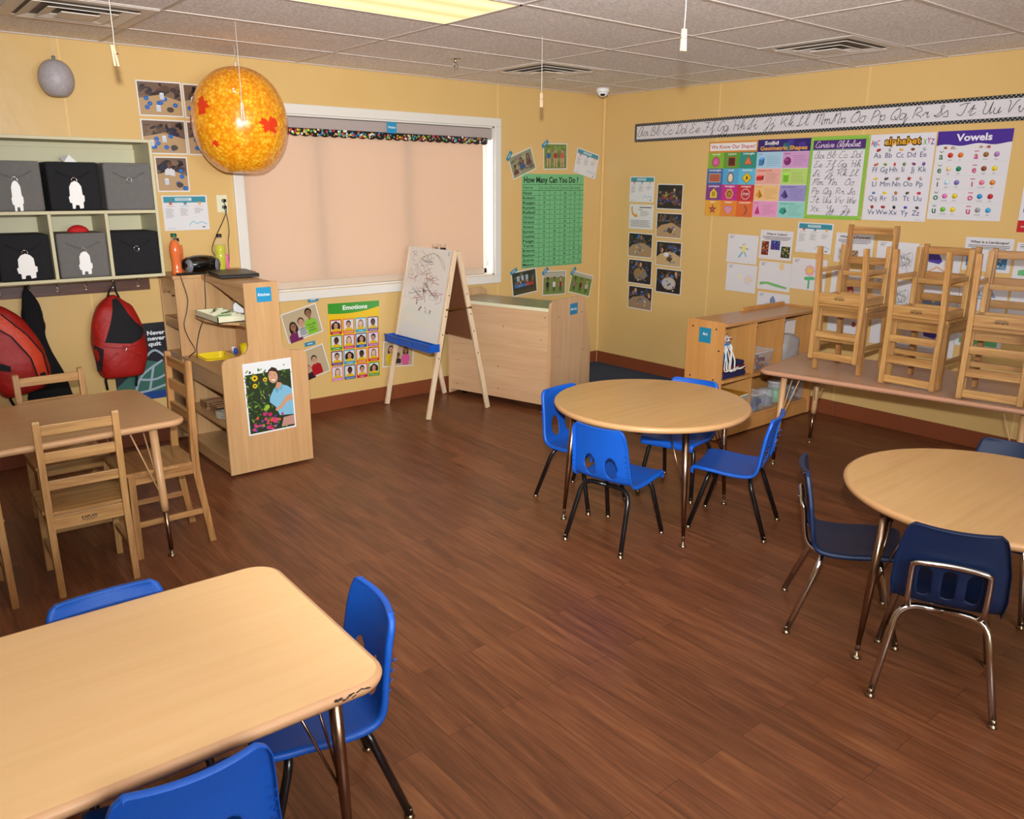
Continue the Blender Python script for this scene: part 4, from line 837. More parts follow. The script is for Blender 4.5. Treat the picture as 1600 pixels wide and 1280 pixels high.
t=thing('green_tub','clear tub with green contents on the bottom shelf of the art shelf','tub',W3(.86,.12,.1185)); MB().lathe([(.055,0),(.06,.005),(.062,.15),(.06,.15)],CLEAR,n=24).build('tub_body',t); MB().lathe([(.054,.004),(.058,.09),(.03,.095)],GREENP,n=24).build('green_contents',t); MB().lathe([(.064,.15),(.064,.162),(.03,.164)],WHITE,n=24).build('lid',t)
bin2('storage_box',1.03,.12,.1185,.16,.2,.2,'tall clear box at the wall end of the bottom shelf',[bits[4],bits[5]],9)
t=thing('toy_bin','dark and white toy pieces in a clear jar on the bottom shelf','jar',W3(.70,.1,.1185)); MB().lathe([(.05,0),(.054,.004),(.054,.12),(.05,.125)],CLEAR,n=20).build('jar_body',t); MB().lathe([(.045,.004),(.048,.06),(.03,.07)],bits[1],n=16).build('contents',t)
# ------------------------------------------------------------ tables
def table_top(w_,d_,rc,z,topm,edgem,parent,rnd_=None,th=.028):
    P=rrect(w_,d_,rc,10) if rnd_ is None else [(rnd_*math.cos(2*PI*k/72),rnd_*math.sin(2*PI*k/72)) for k in range(72)]
    n=len(P)
    def ins(k):
        out=[]
        for i in range(n):
            a,c=P[i-1],P[(i+1)%n]; dx,dy=c[0]-a[0],c[1]-a[1]; l=math.hypot(dx,dy); out.append((P[i][0]-dy/l*k,P[i][1]+dx/l*k))
        return out
    prof=[(.014,0),(.007,-.0015),(.002,-.006),(0,-.0125),(.002,-.019),(.006,-th+.001),(.03,-th)]
    vs_=[];fs=[]
    for k,dz in prof: vs_+=[(p[0],p[1],z+dz) for p in ins(k)]
    for r in range(len(prof)-1): fs+=[[r*n+i,(r+1)*n+i,(r+1)*n+(i+1)%n,r*n+(i+1)%n] for i in range(n)]
    b=MB().add(vs_,fs,edgem,True); b.build('edge_band',parent)
    b=MB(); q=[(p[0],p[1],z) for p in ins(.014)]; q2=[(p[0],p[1],z-th) for p in ins(.03)]
    b.add(q,[list(range(n))],topm); b.add(q2,[list(range(n))[::-1]],HARDB); b.build('tabletop',parent)
def tleg(parent,x,y,z,kind,spl=.03,br=None):
    # one adjustable leg: x,y foot, outward splay from the attachment
    l=math.hypot(x,y); ux,uy=x/l,y/l; tx,ty=x-ux*spl,y-uy*spl; b=MB(); zt=z-.028
    def at(t): return (tx+(x-tx)*(1-t),ty+(y-ty)*(1-t),.02+(zt-.02)*t)
    if kind=='chrome':
        b.tube([at(1),at(.5),at(.06)],[.0165,.015,.009],BRONZE,14); b.tube([at(.10),at(.02)],.0085,CHROME,10)
    else:
        b.tube([at(1),at(.42),at(.34)],[.0185,.0175,.017],TAN,14); b.tube([at(.34),at(.02)],.0105,BRONZE,12)
        if kind=='holes':
            for k in range(9):
                p=at(.05+.033*k); b.box((p[0],p[1],p[2]),(.0225,.005,.006),BLACK)
    b.tube([at(1),(tx,ty,zt-.004)],.03,BRONZE if kind=='chrome' else TAN,12)
    o=b.build('leg',parent)
    g=MB().lathe([(.017,0),(.018,.004),(.013,.010),(.006,.015),(.006,.028)],GLIDE,(x,y,0),16); g.build('glide',o)
    m=BRONZE if kind=='chrome' else TAN; zz=.42; P=at(zz); q=MB()
    for a in br or (): q.tube([P,(tx+a[0],ty+a[1],zt)],.0035,m,6)
    if br: q.build('brace',o)
def round_tab(x,y,z,r,ang,label,foot,top,edge):
    t=thing('round_table',label,'table',(x,y,0)); table_top(0,0,0,z,top,edge,t,r)
    for k in range(4):
        a=math.radians(ang+90*k); c_,s_=math.cos(a),math.sin(a)
        tleg(t,foot*c_,foot*s_,z,'chrome',.045,((-.09*c_-.05*s_,-.09*s_+.05*c_),(-.09*c_+.05*s_,-.09*s_-.05*c_)))
    return t
ROUND=wood('round_table_laminate',(192,148,92),(206,162,106),'x',.36,.25,.1,.35); EDGR=M('round_edge_tan',(190,144,96),.36)
rt1=round_tab(-2.52,-2.85,.605,.497,154,'round tan table with four blue chairs in front of the art shelf',.455,ROUND,EDGR)
rt2=round_tab(-2.532,-4.465,.605,.497,156,'round tan table cut by the photo edge with navy chairs around it',.49,ROUND,EDGR)
def rect_tab(cx,cy,w_,d_,z,rz,label,kind,top,edge,inx=.10,iny=.07,rc=.07,braces=True):
    t=thing('activity_table',label,'table',(cx,cy,0),rz); table_top(w_,d_,rc,z,top,edge,t)
    for sx in (-1,1):
        for sy in (-1,1):
            x,y=sx*(w_/2-inx),sy*(d_/2-iny); tleg(t,x,y,z,kind,.02,((-sx*.10,0),(-sx*.02,-sy*.10)) if braces else None)
    return t
ft=rect_tab(-5.50,-3.652,1.46,.742,.575,math.radians(-1.7),'long light maple table filling the lower left of the photo','chrome',TOPM,EDGE,inx=.10,iny=.075,rc=.085)
b=MB(); rnd=random.Random(2)
for k in range(11): 
    x=.57+.012*k*.7+rnd.uniform(-.01,.01); b.box((x,-.3715,.566+rnd.uniform(-.005,.004)),(rnd.uniform(.006,.022),.002,.0015),M('scuff',(60,44,42),.7) if 'scuff' not in bpy.data.materials else bpy.data.materials['scuff'],Matrix.Rotation(rnd.uniform(-.5,.3),3,'Y'))
tag(b.build('scuff_marks',ft),'dark scuffs on the table edge')
rect_tab(-5.27,-1.512,1.49,.755,.65,math.radians(1.5),'tan table beside the coat rail with wooden chairs around it','tan',TOPD,EDGED,inx=.12,iny=.05)
th_=math.radians(9.5); ex=Vector((math.sin(th_),-math.cos(th_),0)); ey=Vector((math.cos(th_),math.sin(th_),0)); n0=Vector((-1.432,-2.738,0)); c0=n0+ex*.765+ey*.385
rect_tab(c0.x,c0.y,1.53,.77,.60,math.atan2(ex.y,ex.x),'long table along the alphabet wall loaded with stacked wooden chairs','holes',TOPP,EDGEP,inx=.12,iny=.09)
# ------------------------------------------------------------ moulded chairs
def interp(P,t):
    for i in range(len(P)-1):
        if P[i][0]<=t<=P[i+1][0]:
            u=(t-P[i][0])/(P[i+1][0]-P[i][0]); return [P[i][k]*(1-u)+P[i+1][k]*u for k in range(1,len(P[0]))]
    return list(P[-1][1:])
def shell(kind,hs,H_,wd):
    d=.17 if kind=='blue' else .185
    raw=[(d+.012,hs-.024),(d,hs-.004),(.09,hs-.004),(0,hs-.012),(-.08,hs-.010),(-.125,hs+.006),(-.148,hs+.05),(-.158,hs+.11),(-.17,hs+.19),(-.186,H_-.02),(-.19,H_)]
    C_=cr([(0,a,c) for a,c in raw],7); L=[0]
    for i in range(1,len(C_)): L.append(L[-1]+(C_[i]-C_[i-1]).length)
    Wd=[(0,.90),(.12,.98),(.45,1.0),(.6,.97),(.72,.93),(.85,.90),(.94,.86),(.98,.80),(1,.70)] if kind=='blue' else [(0,.88),(.12,.98),(.45,1.0),(.55,.98),(.64,1.03),(.8,1.0),(.93,.90),(.98,.84),(1,.74)]
    NS=20; rows=[]; nR=len(C_); vs_=[]; ss=[-1+2*k/NS for k in range(NS+1)]
    for i,p in enumerate(C_):
        t=L[i]/L[-1]; ww=interp(Wd,t)[0]*wd/2; back=max(0,min(1,(t-.5)/.15))
        q0=C_[max(i-1,0)];q1=C_[min(i+1,nR-1)]; tg=(q1-q0).normalized(); nm=Vector((0,-tg.z,tg.y))  # outward (behind / below)
        nm=-nm if nm.z>0 and back<.5 else nm
        if back>=.5 and nm.y>0: nm=-nm
        row=[]
        for s_ in ss:
            cu=(.020*back)*(s_*s_)+(.010*(1-back))*abs(s_)**3
            pos=Vector((ww*s_,p.y,p.z))-nm*cu
            row.append(pos)
        e=.018
        row=[row[0]+nm*e]+row+[row[-1]+nm*e]
        rows.append((row,t,nm))
    # folded front and top rims
    top=[v+rows[-1][2]*.018 for v in rows[-1][0]]; fr=[v+Vector((0,-.004,-.016)) for v in rows[0][0]]
    R_=[fr]+[r[0] for r in rows]+[top]; nc=NS+3
    # openings
    holes=[]
    z_of=lambda i:R_[i][nc//2].z
    if kind=='blue':
        holes=[(s_*.058,hs+.075,.030,.055) for s_ in (-1,1)]
    else: holes=[(s_*.070,hs+.088,.019,.052) for s_ in (-1,0,1)]
    vs_=[v.copy() for r in R_ for v in r]; fs=[]
    def inside(v):
        if v.y>-.10: return None
        for h in holes:
            u=(v.x-h[0])/h[2]; w__=(v.z-h[1])/h[3]
            if kind=='blue':
                if w__<0: w__*=1.0; 
                if u*u+w__*w__<1: return h
            elif abs(u)**4+w__**4<1: return h
        return None
    keep=[]
    for i in range(len(R_)-1):
        for k in range(nc-1):
            q=[i*nc+k,i*nc+k+1,(i+1)*nc+k+1,(i+1)*nc+k]; c_=sum((vs_[j] for j in q),Vector())/4
            if inside(c_): keep.append(q); continue
            fs.append(q)
    cut=set(j for q in keep for j in q); used=set(j for q in fs for j in q)
    for j in cut&used:
        v=vs_[j]; h=min(holes,key=lambda h:((v.x-h[0])/h[2])**2+((v.z-h[1])/h[3])**2); u=(v.x-h[0])/h[2]; w__=(v.z-h[1])/h[3]
        l=math.hypot(u,w__) if kind=='blue' else (u**4+w__**4)**.25
        if l>.2: v.x=h[0]+u/l*h[2]; v.z=h[1]+w__/l*h[3]
    m=BLUE if kind=='blue' else NAVY
    b=MB().add(vs_,fs,m,True)
    if kind=='blue':
        for s_ in (-1,1):
            for k in range(5):
                z=hs+.040+.028*k; y=-.138-.006*k; x=s_*wd*.452
                b.add([(x,y+.012,z),(x+s_*.010,y-.028,z+.018),(x-s_*.016,y-.022,z+.018),(x-s_*.016,y-.006,z-.004)],[[0,1,2],[0,2,3],[0,3,1],[1,3,2]],m)
    return b
def glide(p,parent): MB().lathe([(.014,0),(.0155,.003),(.011,.009),(.0075,.013),(.0085,.03)],GLIDE,(p[0],p[1],0),14).build('glide',parent)
def tubeleg(parent,foot,bend,inner,mat,r=.0115):
    P=[Vector((foot[0],foot[1],.012)),Vector(foot).lerp(Vector(bend),.80)]
    a=P[1]; c=Vector(bend); d_=Vector(inner)
    for k in range(1,7):
        t=k/7; P.append((1-t)**2*a+2*t*(1-t)*c+t*t*(c.lerp(d_,.55)))
    P.append(c.lerp(d_,.55)); P.append(d_)
    o=MB().tube(P,r,mat,12).build('leg',parent); glide(foot,o); return o
def plastic_chair(kind,label,cat='chair'):
    hs,H_,wd=(.325,.60,.335) if kind=='blue' else (.345,.635,.325)
    t=thing('school_chair',label,cat,(0,0,0)); 
    shell(kind,hs,H_,wd).build('seat_shell',t,solid=.005,off=0,sub=1)
    m=BLACKM if kind=='blue' else CHROME; fx,fy=(.158,.185) if kind=='blue' else (.18,.19)
    for sx in (-1,1):
        tubeleg(t,(sx*fx,fy-.005,0),(sx*.128,fy-.085,hs-.026),(0,fy-.09,hs-.030),m); tubeleg(t,(sx*fx,-fy-.01,0),(sx*.130,-.095,hs-.030),(0,-.085,hs-.034),m)
    if kind=='navy':
        b=MB(); z0,z1=hs-.03,hs+.165; P=[(-.104,-.10,z0),(-.110,-.158,z0+.05),(-.110,-.176,z1-.03),(-.104,-.182,z1-.008),(-.076,-.186,z1),(0,-.186,z1+.004),(.076,-.186,z1),(.104,-.182,z1-.008),(.110,-.176,z1-.03),(.110,-.158,z0+.05),(.104,-.10,z0)]
        b.tube(cr(P,5),.0095,CHROME,12); tag(b.build('back_loop',t),'chrome loop behind the backrest')
        b=MB()
        for x in (-.045,.045): b.lathe([(.0055,-.002),(.003,.002)],CHROME,(0,0,0),8) if 0 else b.box((x,-.197,z1+.003),(.008,.003,.008),CHROME,bev=.002)
        b.build('rivet',t)
    return t
protoB=plastic_chair('blue','blue plastic chair on the left side of the round table, back to the block shelf'); protoB['group']='blue chairs'
protoN=plastic_chair('navy','navy plastic chair with chrome legs tucked into the near side of the cut-off round table'); protoN['group']='navy chairs'
used={'b':0,'n':0}
def put(kind,x,y,fx_,fy_,label,group,s_=1):
    p=protoB if kind=='b' else protoN
    o=p if not used[kind] else copy_tree(p); used[kind]=1
    o.location=(x,y,0); o.rotation_euler=(0,0,math.atan2(fy_,fx_)-PI/2); o.scale=(s_,)*3; o['label']=label; o['group']=group; return o
G1='blue chairs around the round table'; G2='navy chairs around the cut-off round table'; G3='blue chairs around the light maple table'
put('b',-2.88,-2.965,.98,.18,'blue chair at the round table showing its back with two arch holes to the room',G1)
put('b',-2.30,-3.235,-.37,.93,'blue chair seen from the side at the right of the round table, facing the table',G1)
put('b',-2.655,-2.50,.10,-.99,'blue chair at the round table nearest the block shelf',G1)
put('b',-2.12,-2.73,-.95,-.28,'blue chair behind the round table in front of the Art sign',G1)
put('n',-2.91,-4.50,.92,.39,'navy chair with its chrome back loop turned to the room, nearest of the navy chairs',G2)
put('n',-2.765,-4.075,.55,-.84,'navy chair seen from the side at the left of its round table',G2)
put('n',-2.125,-4.37,-1,-.12,'navy chair at the far side of its table, only its top edge visible',G2)
put('b',-5.21,-3.44,-.02,-1,'blue chair at the far edge of the light maple table',G3,1.0)
put('b',-4.83,-3.70,-1,.16,'blue chair at the right end of the light maple table',G3,1.0)
put('b',-5.255,-3.945,.06,1,'blue chair at the near edge of the light maple table, back to the camera',G3,1.03)
# ------------------------------------------------------------ wooden chairs
def wooden_chair(hs,H_,W_,D_,label,slats,wood_,writing=True,flare=.03):
    t=thing('wooden_chair',label,'chair',(0,0,0)); px=.026; py=.034; X=W_/2-px/2; yb=-D_/2
    z_=wood_['z'];x_=wood_['x'];y_=wood_['y']
    for s_ in (-1,1):
        b=MB(); P=[(yb-flare-py*.42,0),(yb-flare+py*.42,0),(yb+py*.5,hs-.05),(yb+py*.5,hs+.03),(yb-.012+py*.36,H_-.004),(yb-.012+py*.2,H_),(yb-.012-py*.3,H_),(yb-.012-py*.42,H_-.008),(yb-py*.5,hs+.05),(yb-py*.5,hs-.05)]
        b.prism(P,s_*X-px/2,s_*X+px/2,z_,'yz',.002); b.build('back_post',t)
        b=MB(); b.bar((s_*X,D_/2-.012,0),(s_*X,D_/2-.016,hs-.016),.026,.03,z_,(0,1,0)); b.build('front_leg',t)
        b=MB(); b.b2((s_*X-.009,yb+.012,hs-.062),(s_*X+.009,D_/2-.02,hs-.018),y_,bev=.002); b.build('side_apron',t)
        b=MB(); b.b2((s_*X-.008,yb-flare*.5,hs*.36),(s_*X+.008,D_/2-.02,hs*.36+.026),y_,bev=.002); b.build('side_stretcher',t)
    b=MB(); P=[(-W_/2-.008,D_/2+.02),(W_/2+.008,D_/2+.02),(W_/2+.008,yb+.02),(X-px/2-.001,yb+.018),(X-px/2-.001,yb-.012),(-X+px/2+.001,yb-.012),(-X+px/2+.001,yb+.018),(-W_/2-.008,yb+.02)]
    b.prism(P[::-1],hs-.016,hs,x_,'xy',.003); b.build('seat',t)
    for z0,z1 in slats:
        yy=yb-.012*(z0-hs)/(H_-hs); b=MB(); b.b2((-X+px/2,yy-.008,z0),(X-px/2,yy+.008,z1),x_,bev=.003); b.build('back_slat',t)
    b=MB(); b.b2((-X+px/2,yb-.010,hs-.078),(X-px/2,yb+.008,hs-.018),x_,bev=.002); ap=b.build('rear_apron',t)
    MB().b2((-X+px/2,D_/2-.02,hs-.062),(X-px/2,D_/2-.006,hs-.018),x_,bev=.002).build('front_apron',t); MB().b2((-X+px/2,D_/2-.022,hs*.45),(X-px/2,D_/2-.006,hs*.45+.028),x_,bev=.002).build('front_stretcher',t)
    if writing:
        c=Canvas(.1,.03,(255,255,255),.0001); c.f=[];c.v=[];c.c=[]; c.text('KAPLAN',.03,.013,.0125,(24,16,12),.058,'c',.03); c.rect(.001,.007,.058,.0022,(24,16,12)); c.rect(.012,.003,.036,.001,(24,16,12))
        o=c.build('lettering',PAPER,ap); o.matrix_local=Matrix.Translation(Vector((-.03,yb-.0104,hs-.066)))@Matrix.Rotation(PI/2,4,'X')
    return t
sl3=lambda hs,H_:[(H_-.055,H_-.012),(hs+.185*(H_-hs)/.385+.055,hs+.185*(H_-hs)/.385+.10),(hs+.11*(H_-hs)/.385,hs+.11*(H_-hs)/.385+.042)]
GW='wooden chairs around the tan table'; GS='wooden chairs stacked in pairs on the long table'
A_=wooden_chair(.365,.755,.315,.29,'oak slat-back chair with its back to the room beside the tan table',[(.692,.735),(.575,.62),(.458,.50)],OAK); A_.location=(-4.965,-1.765,0); A_.rotation_euler=(0,0,math.radians(-2)); A_['group']=GW
def wc(loc,rot,label,group,src=A_,sc=1):
    o=copy_tree(src); o.location=loc; o.rotation_euler=rot; o['label']=label; o['group']=group; o.scale=(sc,)*3; return o
wc((-5.435,-1.745,0),(0,0,math.radians(2)),'oak chair cut by the photo edge at the near side of the tan table',GW)
wc((-4.885,-1.10,0),(0,0,PI),'oak chair at the far side of the tan table, only its top rail visible',GW)
B_=wooden_chair(.42,.89,.315,.30,'tall oak chair with three slats at the kitchen end of the tan table',[(.825,.872),(.715,.762),(.60,.648)],OAKD,False,.045); B_.location=(-4.625,-1.628,0); B_.rotation_euler=(0,0,PI/2); B_['group']=GW
TZ=.602
# pairs on the long table: one standing, one upside down on its seat
def stack(cx,cy,rz,up_hs,up_H,inv_hs,inv_H,names,sl_up,sl_inv,dx=0.0,w_=.30):
    u=wooden_chair(up_hs,up_H,w_,.27,names[0],sl_up,OAKD); u.location=(cx,cy,TZ); u.rotation_euler=(0,0,rz+PI/2); u['group']=GS
    v=wooden_chair(inv_hs,inv_H,w_,.27,names[1],sl_inv,OAK); v.location=(cx-dx*math.cos(rz),cy-dx*math.sin(rz),TZ+up_hs+inv_hs+.001); v.rotation_euler=(PI,0,rz+PI/2); v['group']=GS
sl=lambda hs,H_:[(H_-.055,H_-.012),(hs+(H_-hs)*.5,hs+(H_-hs)*.5+.044),(hs+(H_-hs)*.2,hs+(H_-hs)*.2+.042)]
stack(-1.0,-3.075,math.radians(2),.385,.845,.345,.66,('largest standing oak chair, on the end of the long table nearest the art shelf','upside-down oak chair resting on the largest standing chair'),sl(.385,.845),[(.615,.655),(.49,.53)],.04)
stack(-1.0,-3.53,math.radians(1),.365,.755,.375,.736,('standing oak chair of the middle pair on the long table','upside-down oak chair of the middle pair on the long table'),sl(.365,.755),[(.685,.727),(.575,.617),(.46,.50)],.06)
stack(-1.02,-3.925,math.radians(10),.365,.755,.38,.738,('standing oak chair of the pair cut by the photo edge','upside-down oak chair of the pair cut by the photo edge'),sl(.365,.755),[(.687,.73),(.577,.62),(.462,.502)],.06)
# ------------------------------------------------------------ printed sheets on the walls
SK=[(110,72,52),(150,104,78),(204,156,126),(86,56,42)]; HR=[(24,18,18),(52,34,24),(120,86,50)]
def person(c,x,y,s_,skin,hair,shirt,long_=False,full=False,pants=(40,40,60)):
    # head at (x,y), s_ = head half height; everything clipped by layout, not by mask
    if long_: c.ell(x,y-s_*.5,s_*1.0,s_*1.5,hair,14)
    if full:
        for q in (-1,1): c.poly([(x+q*s_*.1,y-s_*3.6),(x+q*s_*.7,y-s_*3.6),(x+q*s_*.62,y-s_*6),(x+q*s_*.25,y-s_*6)],pants)
        for q in (-1,1): c.poly([(x+q*s_*.7,y-s_*1.5),(x+q*s_*1.15,y-s_*1.7),(x+q*s_*1.2,y-s_*3.6),(x+q*s_*.9,y-s_*3.6)],skin)
        c.poly([(x-s_*.9,y-s_*1.4),(x+s_*.9,y-s_*1.4),(x+s_*.75,y-s_*3.8),(x-s_*.75,y-s_*3.8)],shirt)
    else: c.poly([(x-s_*.5,y-s_*1.1),(x+s_*.5,y-s_*1.1),(x+s_*1.4,y-s_*1.7),(x+s_*1.5,y-s_*3.2),(x-s_*1.5,y-s_*3.2),(x-s_*1.4,y-s_*1.7)],shirt)
    c.rect(x-s_*.25,y-s_*1.35,s_*.5,s_*.6,skin); c.ell(x,y+s_*.25,s_*.82,s_*.95,hair,14); c.ell(x,y-s_*.05,s_*.66,s_*.86,skin,14)
    for q in (-1,1): c.ell(x+q*s_*.26,y+s_*.08,s_*.09,s_*.06,(20,16,16),6)
    c.ell(x,y-s_*.42,s_*.24,s_*.08,(200,120,110),8)
def frame_photo(c,bgc):
    m=.008; c.rect(m,m,c.W-2*m,c.H-2*m,bgc); return m
def busy(c,cols,n,seed,rmin=.008,rmax=.03,y0=0,y1=1):
    rnd=random.Random(seed); m=.008+rmax*.0
    for _ in range(n):
        a,b_=rnd.uniform(rmin,rmax),rnd.uniform(rmin,rmax)*.7; x=rnd.uniform(.008+a,c.W-.008-a); lo,hi=.008+max(a,b_),c.H-.008-max(a,b_); y=lo+(hi-lo)*rnd.uniform(y0,y1); c.ell(x,y,a,b_,rnd.choice(cols),8,rnd.uniform(0,.4))
DK=[(30,26,30),(52,40,40),(70,54,50),(40,44,60),(96,76,64),(24,20,24)]; BLs=[(40,86,160),(60,120,190),(90,130,170),(150,160,170)]
def table_photo(seed,top=(170,138,98),round_=False,oven=False,kid=False,mat=False):
    def f(c):
        frame_photo(c,(44,34,34)); busy(c,DK+BLs[:2]+[(100,84,70)],44,seed,.006,.028,.35,1); W_,H_=c.W,c.H; rnd=random.Random(seed)
        if round_: c.ell(W_*.52,H_*.42,W_*.27,H_*.26,top,24)
        else: c.poly([(.01,.01),(W_-.01,.01),(W_-.01,H_*.42),(W_*.62,H_*.62),(W_*.2,H_*.5),(.01,H_*.34)],top)
        if mat: c.ell(W_*.5,H_*.42,W_*.25,H_*.2,(196,188,180),20)
        for k in range(10):
            x,y=rnd.uniform(.3,.75)*W_,rnd.uniform(.14,.5)*H_; c.ell(x,y,.010,.007,rnd.choice(BLs+[(60,50,46),(200,196,190)]),10)
        if oven:
            c.poly([(W_*.42,H_*.26),(W_*.6,H_*.18),(W_*.68,H_*.34),(W_*.5,H_*.42)],(34,28,28))
            for i in range(3):
                for j in range(2): c.ell(W_*(.47+.065*i+.02*j),H_*(.28+.07*j-.012*i),.006,.005,(150,110,70),8)
        for k in range(4): c.ell(rnd.uniform(.12,.88)*W_,rnd.uniform(.62,.84)*H_,.014,.02,rnd.choice(SK),12); 
        if kid: person(c,W_*.42,H_*.66,.018,SK[3],HR[0],(226,226,226))
    return f
def cups_photo(seed,kid=False):
    def f(c):
        W_,H_=c.W,c.H; frame_photo(c,(118,92,72)); busy(c,DK+[(90,66,50),(130,104,80)],40,seed,.008,.034,.45,1); c.poly([(.008,.008),(W_-.008,.008),(W_-.008,H_*.45),(W_*.5,H_*.62),(.008,H_*.5)],(190,156,112)); rnd=random.Random(seed)
        for k in range(7): x,y=rnd.uniform(.12,.88)*W_,rnd.uniform(.1,.6)*H_; c.ell(x,y,.015,.013,(28,92,170),14); c.ell(x,y,.010,.008,(50,120,200),12)
        for k in range(2):
            x,y=rnd.uniform(.15,.5)*W_,rnd.uniform(.12,.5)*H_; c.rect(x,y,.026,.034,(206,214,222)); c.ell(x+.013,y+.034,.013,.005,(228,232,236),12)
        c.ell(W_*.7,H_*.2,.022,.016,(80,70,60),14)
        if kid: person(c,W_*.42,H_*.78,.02,SK[0],HR[0],(224,220,220))
    return f
def docs(c):
    W_,H_=c.W,c.H; c.rect(.01,H_-.045,W_-.02,.037,(58,148,164)); c.rect(W_*.29,H_-.034,W_*.36,.018,(214,230,232)); rnd=random.Random(1)
    c.lines(W_*.31,H_-.023,W_*.32,2,.007,.003,(120,150,156))
    for k,cc in enumerate(((196,70,70),(58,128,150),(226,160,84))):
        x=W_*(.15+.32*k); c.rect(x,H_-.058,.018,.018,cc); c.text(str(k+1),x+.009,H_-.054,.009,(240,236,230),None,'c'); c.rect(x-.02,H_-.068,.05,.002,cc)
        for i in range(9-2*k): c.rect(x-.026,H_-.082-.007*i,.056*rnd.uniform(.6,1),.0022,(150,146,150))
    P=cr([(W_*.55,.03,0),(W_*.64,.055,0),(W_*.72,.04,0),(W_*.82,.05,0),(W_*.95,.035,0)],6); c.line([(p[0],p[1]) for p in P],.006,(150,200,220)); c.rect(.02,.012,.05,.0025,(170,170,176)); c.ell(W_*.87,.018,.012,.005,(130,140,160))
def tape(name,wall,u,z,tilt,label,w_=.085,txt=None):
    def f(c): c.rect(w_*.25,.012,w_*.5,.007,(196,222,232))
    return sheet(name,label,'paper strip',wall,u,z,w_,.03,tilt,f,PAPER,(44,138,172),'small blue name strips',off=.006)
GP='classroom photographs on the walls'; GD='lesson plan sheets with a teal heading'; GK='drawings by children'
def wphoto(u,z,w_,h_,tilt,f,label,off=.003,wall='W'): return sheet('photo_print',label,'photograph',wall,u,z,w_,h_,tilt,f,GLOSS,(236,232,226),GP,off)
wphoto(-3.907,2.168,.268,.205,.8,cups_photo(11),'photo of blue cups, upper left print beside the sun ball'); wphoto(-3.632,2.168,.268,.205,.8,cups_photo(12),'photo mostly hidden behind the top of the sun ball')
wphoto(-3.905,1.945,.268,.205,.3,cups_photo(13),'photo of clear and blue cups, second print down beside the sun ball'); wphoto(-3.632,1.945,.268,.205,.3,cups_photo(14),'photo peeking out left of the lower half of the sun ball'); wphoto(-3.880,1.722,.200,.214,.3,cups_photo(15,True),'narrow photo of a child at a cup table under two other photos')
def doc(wall,u,z,tilt,label): return sheet('lesson_sheet',label,'paper',wall,u,z,.285,.218,tilt,docs,GLOSS,(232,230,228),GD)
doc('W',-3.82,1.485,.4,'lesson sheet beside the wall socket and the cubby shelf'); doc('W',-.216,1.863,-12.5,'tilted lesson sheet above the right end of the green chart'); doc('R',.492,1.640,-.5,'lesson sheet topping the left column of photos near the corner'); doc('R',2.198,1.301,-1,'lesson sheet between the cubism sheet and the stacked chairs')
def three_kids(c):
    frame_photo(c,(196,176,140)); person(c,.068,.105,.034,SK[1],HR[0],(120,40,90),True); person(c,.135,.12,.032,SK[2],(90,60,40),(214,214,214)); 
    for k in range(4): c.rect(.108,.028+.014*k,.052,.006,(60,66,84))
    c.rect(.165,.010,.085,.09,(140,200,60)); person(c,.207,.165,.034,SK[1],HR[0],(140,200,60))
    for k,t_ in enumerate(('YOU\'RE','FUN','WAYS')): c.text(t_,.207,.075-.022*k,.015,(30,60,30),None,'c',.01)
wphoto(-3.07,.692,.285,.222,13,three_kids,'tilted photo of three smiling children right of the Kitchen sign')
def two_kids(c): frame_photo(c,(196,176,140)); person(c,.12,.08,.026,SK[2],(170,100,60),(50,30,40)); person(c,.185,.13,.028,SK[2],HR[0],(176,24,34)); c.rect(.145,.012,.08,.04,(176,24,34))
wphoto(-3.03,.385,.285,.222,14,two_kids,'tilted photo of a child in a red shirt half behind the kitchen end')
def girls(c): frame_photo(c,(190,168,130)); person(c,.07,.14,.027,SK[2],HR[0],(226,190,30),True); c.rect(.04,.01,.06,.05,(226,190,30)); person(c,.14,.09,.02,SK[0],HR[0],(60,40,50)); person(c,.21,.13,.027,SK[1],(60,30,24),(220,90,150),True); c.rect(.18,.01,.06,.05,(220,90,150))
wphoto(-2.265,.364,.285,.205,-5,girls,'photo of girls in yellow and pink behind the easel legs')
tape('name_strip','W',-2.975,.855,4,'blue strip at the top of the photo of three children'); tape('name_strip','W',-3.02,.535,6,'blue strip above the photo with the red shirt')
def grasskids(c): frame_photo(c,(150,150,110)); busy(c,[(130,130,90),(166,170,120),(110,100,80),(150,120,120)],40,4,.01,.03); person(c,.05,.09,.019,SK[0],HR[0],(110,50,60)); person(c,.13,.12,.022,SK[1],HR[0],(60,80,120),True); person(c,.21,.13,.021,SK[1],HR[1],(100,60,60),True)
wphoto(-.98,1.85,.272,.19,20.5,grasskids,'steeply tilted photo of three children on grass above the green chart')
def lying(c):
    frame_photo(c,(112,136,60)); busy(c,[(96,120,48),(130,156,70),(120,130,66)],40,5)
    for x,sh in ((.06,(60,90,150)),(.14,(170,40,40)),(.22,(200,210,220))):
        for q in (-1,1): c.poly([(x+q*.006,.10),(x+q*.022,.10),(x+q*.02,.02),(x+q*.008,.02)],(214,160,130))
        c.ell(x,.115,.024,.024,sh if x!=.22 else (200,90,70)); c.ell(x,.15,.012,.012,SK[2])
wphoto(-.60,1.915,.28,.218,1.5,lying,'upright photo of children doing sit-ups on grass above the green chart')
def group_(c): frame_photo(c,(50,60,44)); busy(c,[(40,50,40),(90,100,80),(60,48,40)],30,6,.01,.03,.4,1); [c.rect(.06+.05*k,.12,.03,.05,(170,180,190)) for k in range(3)]; c.rect(.01,.01,.27,.05,(70,70,44)); [person(c,.04+.028*k,.115,.012,SK[k%3],HR[0],[(40,120,190),(190,40,50)][k>4],False,True) for k in range(8)]
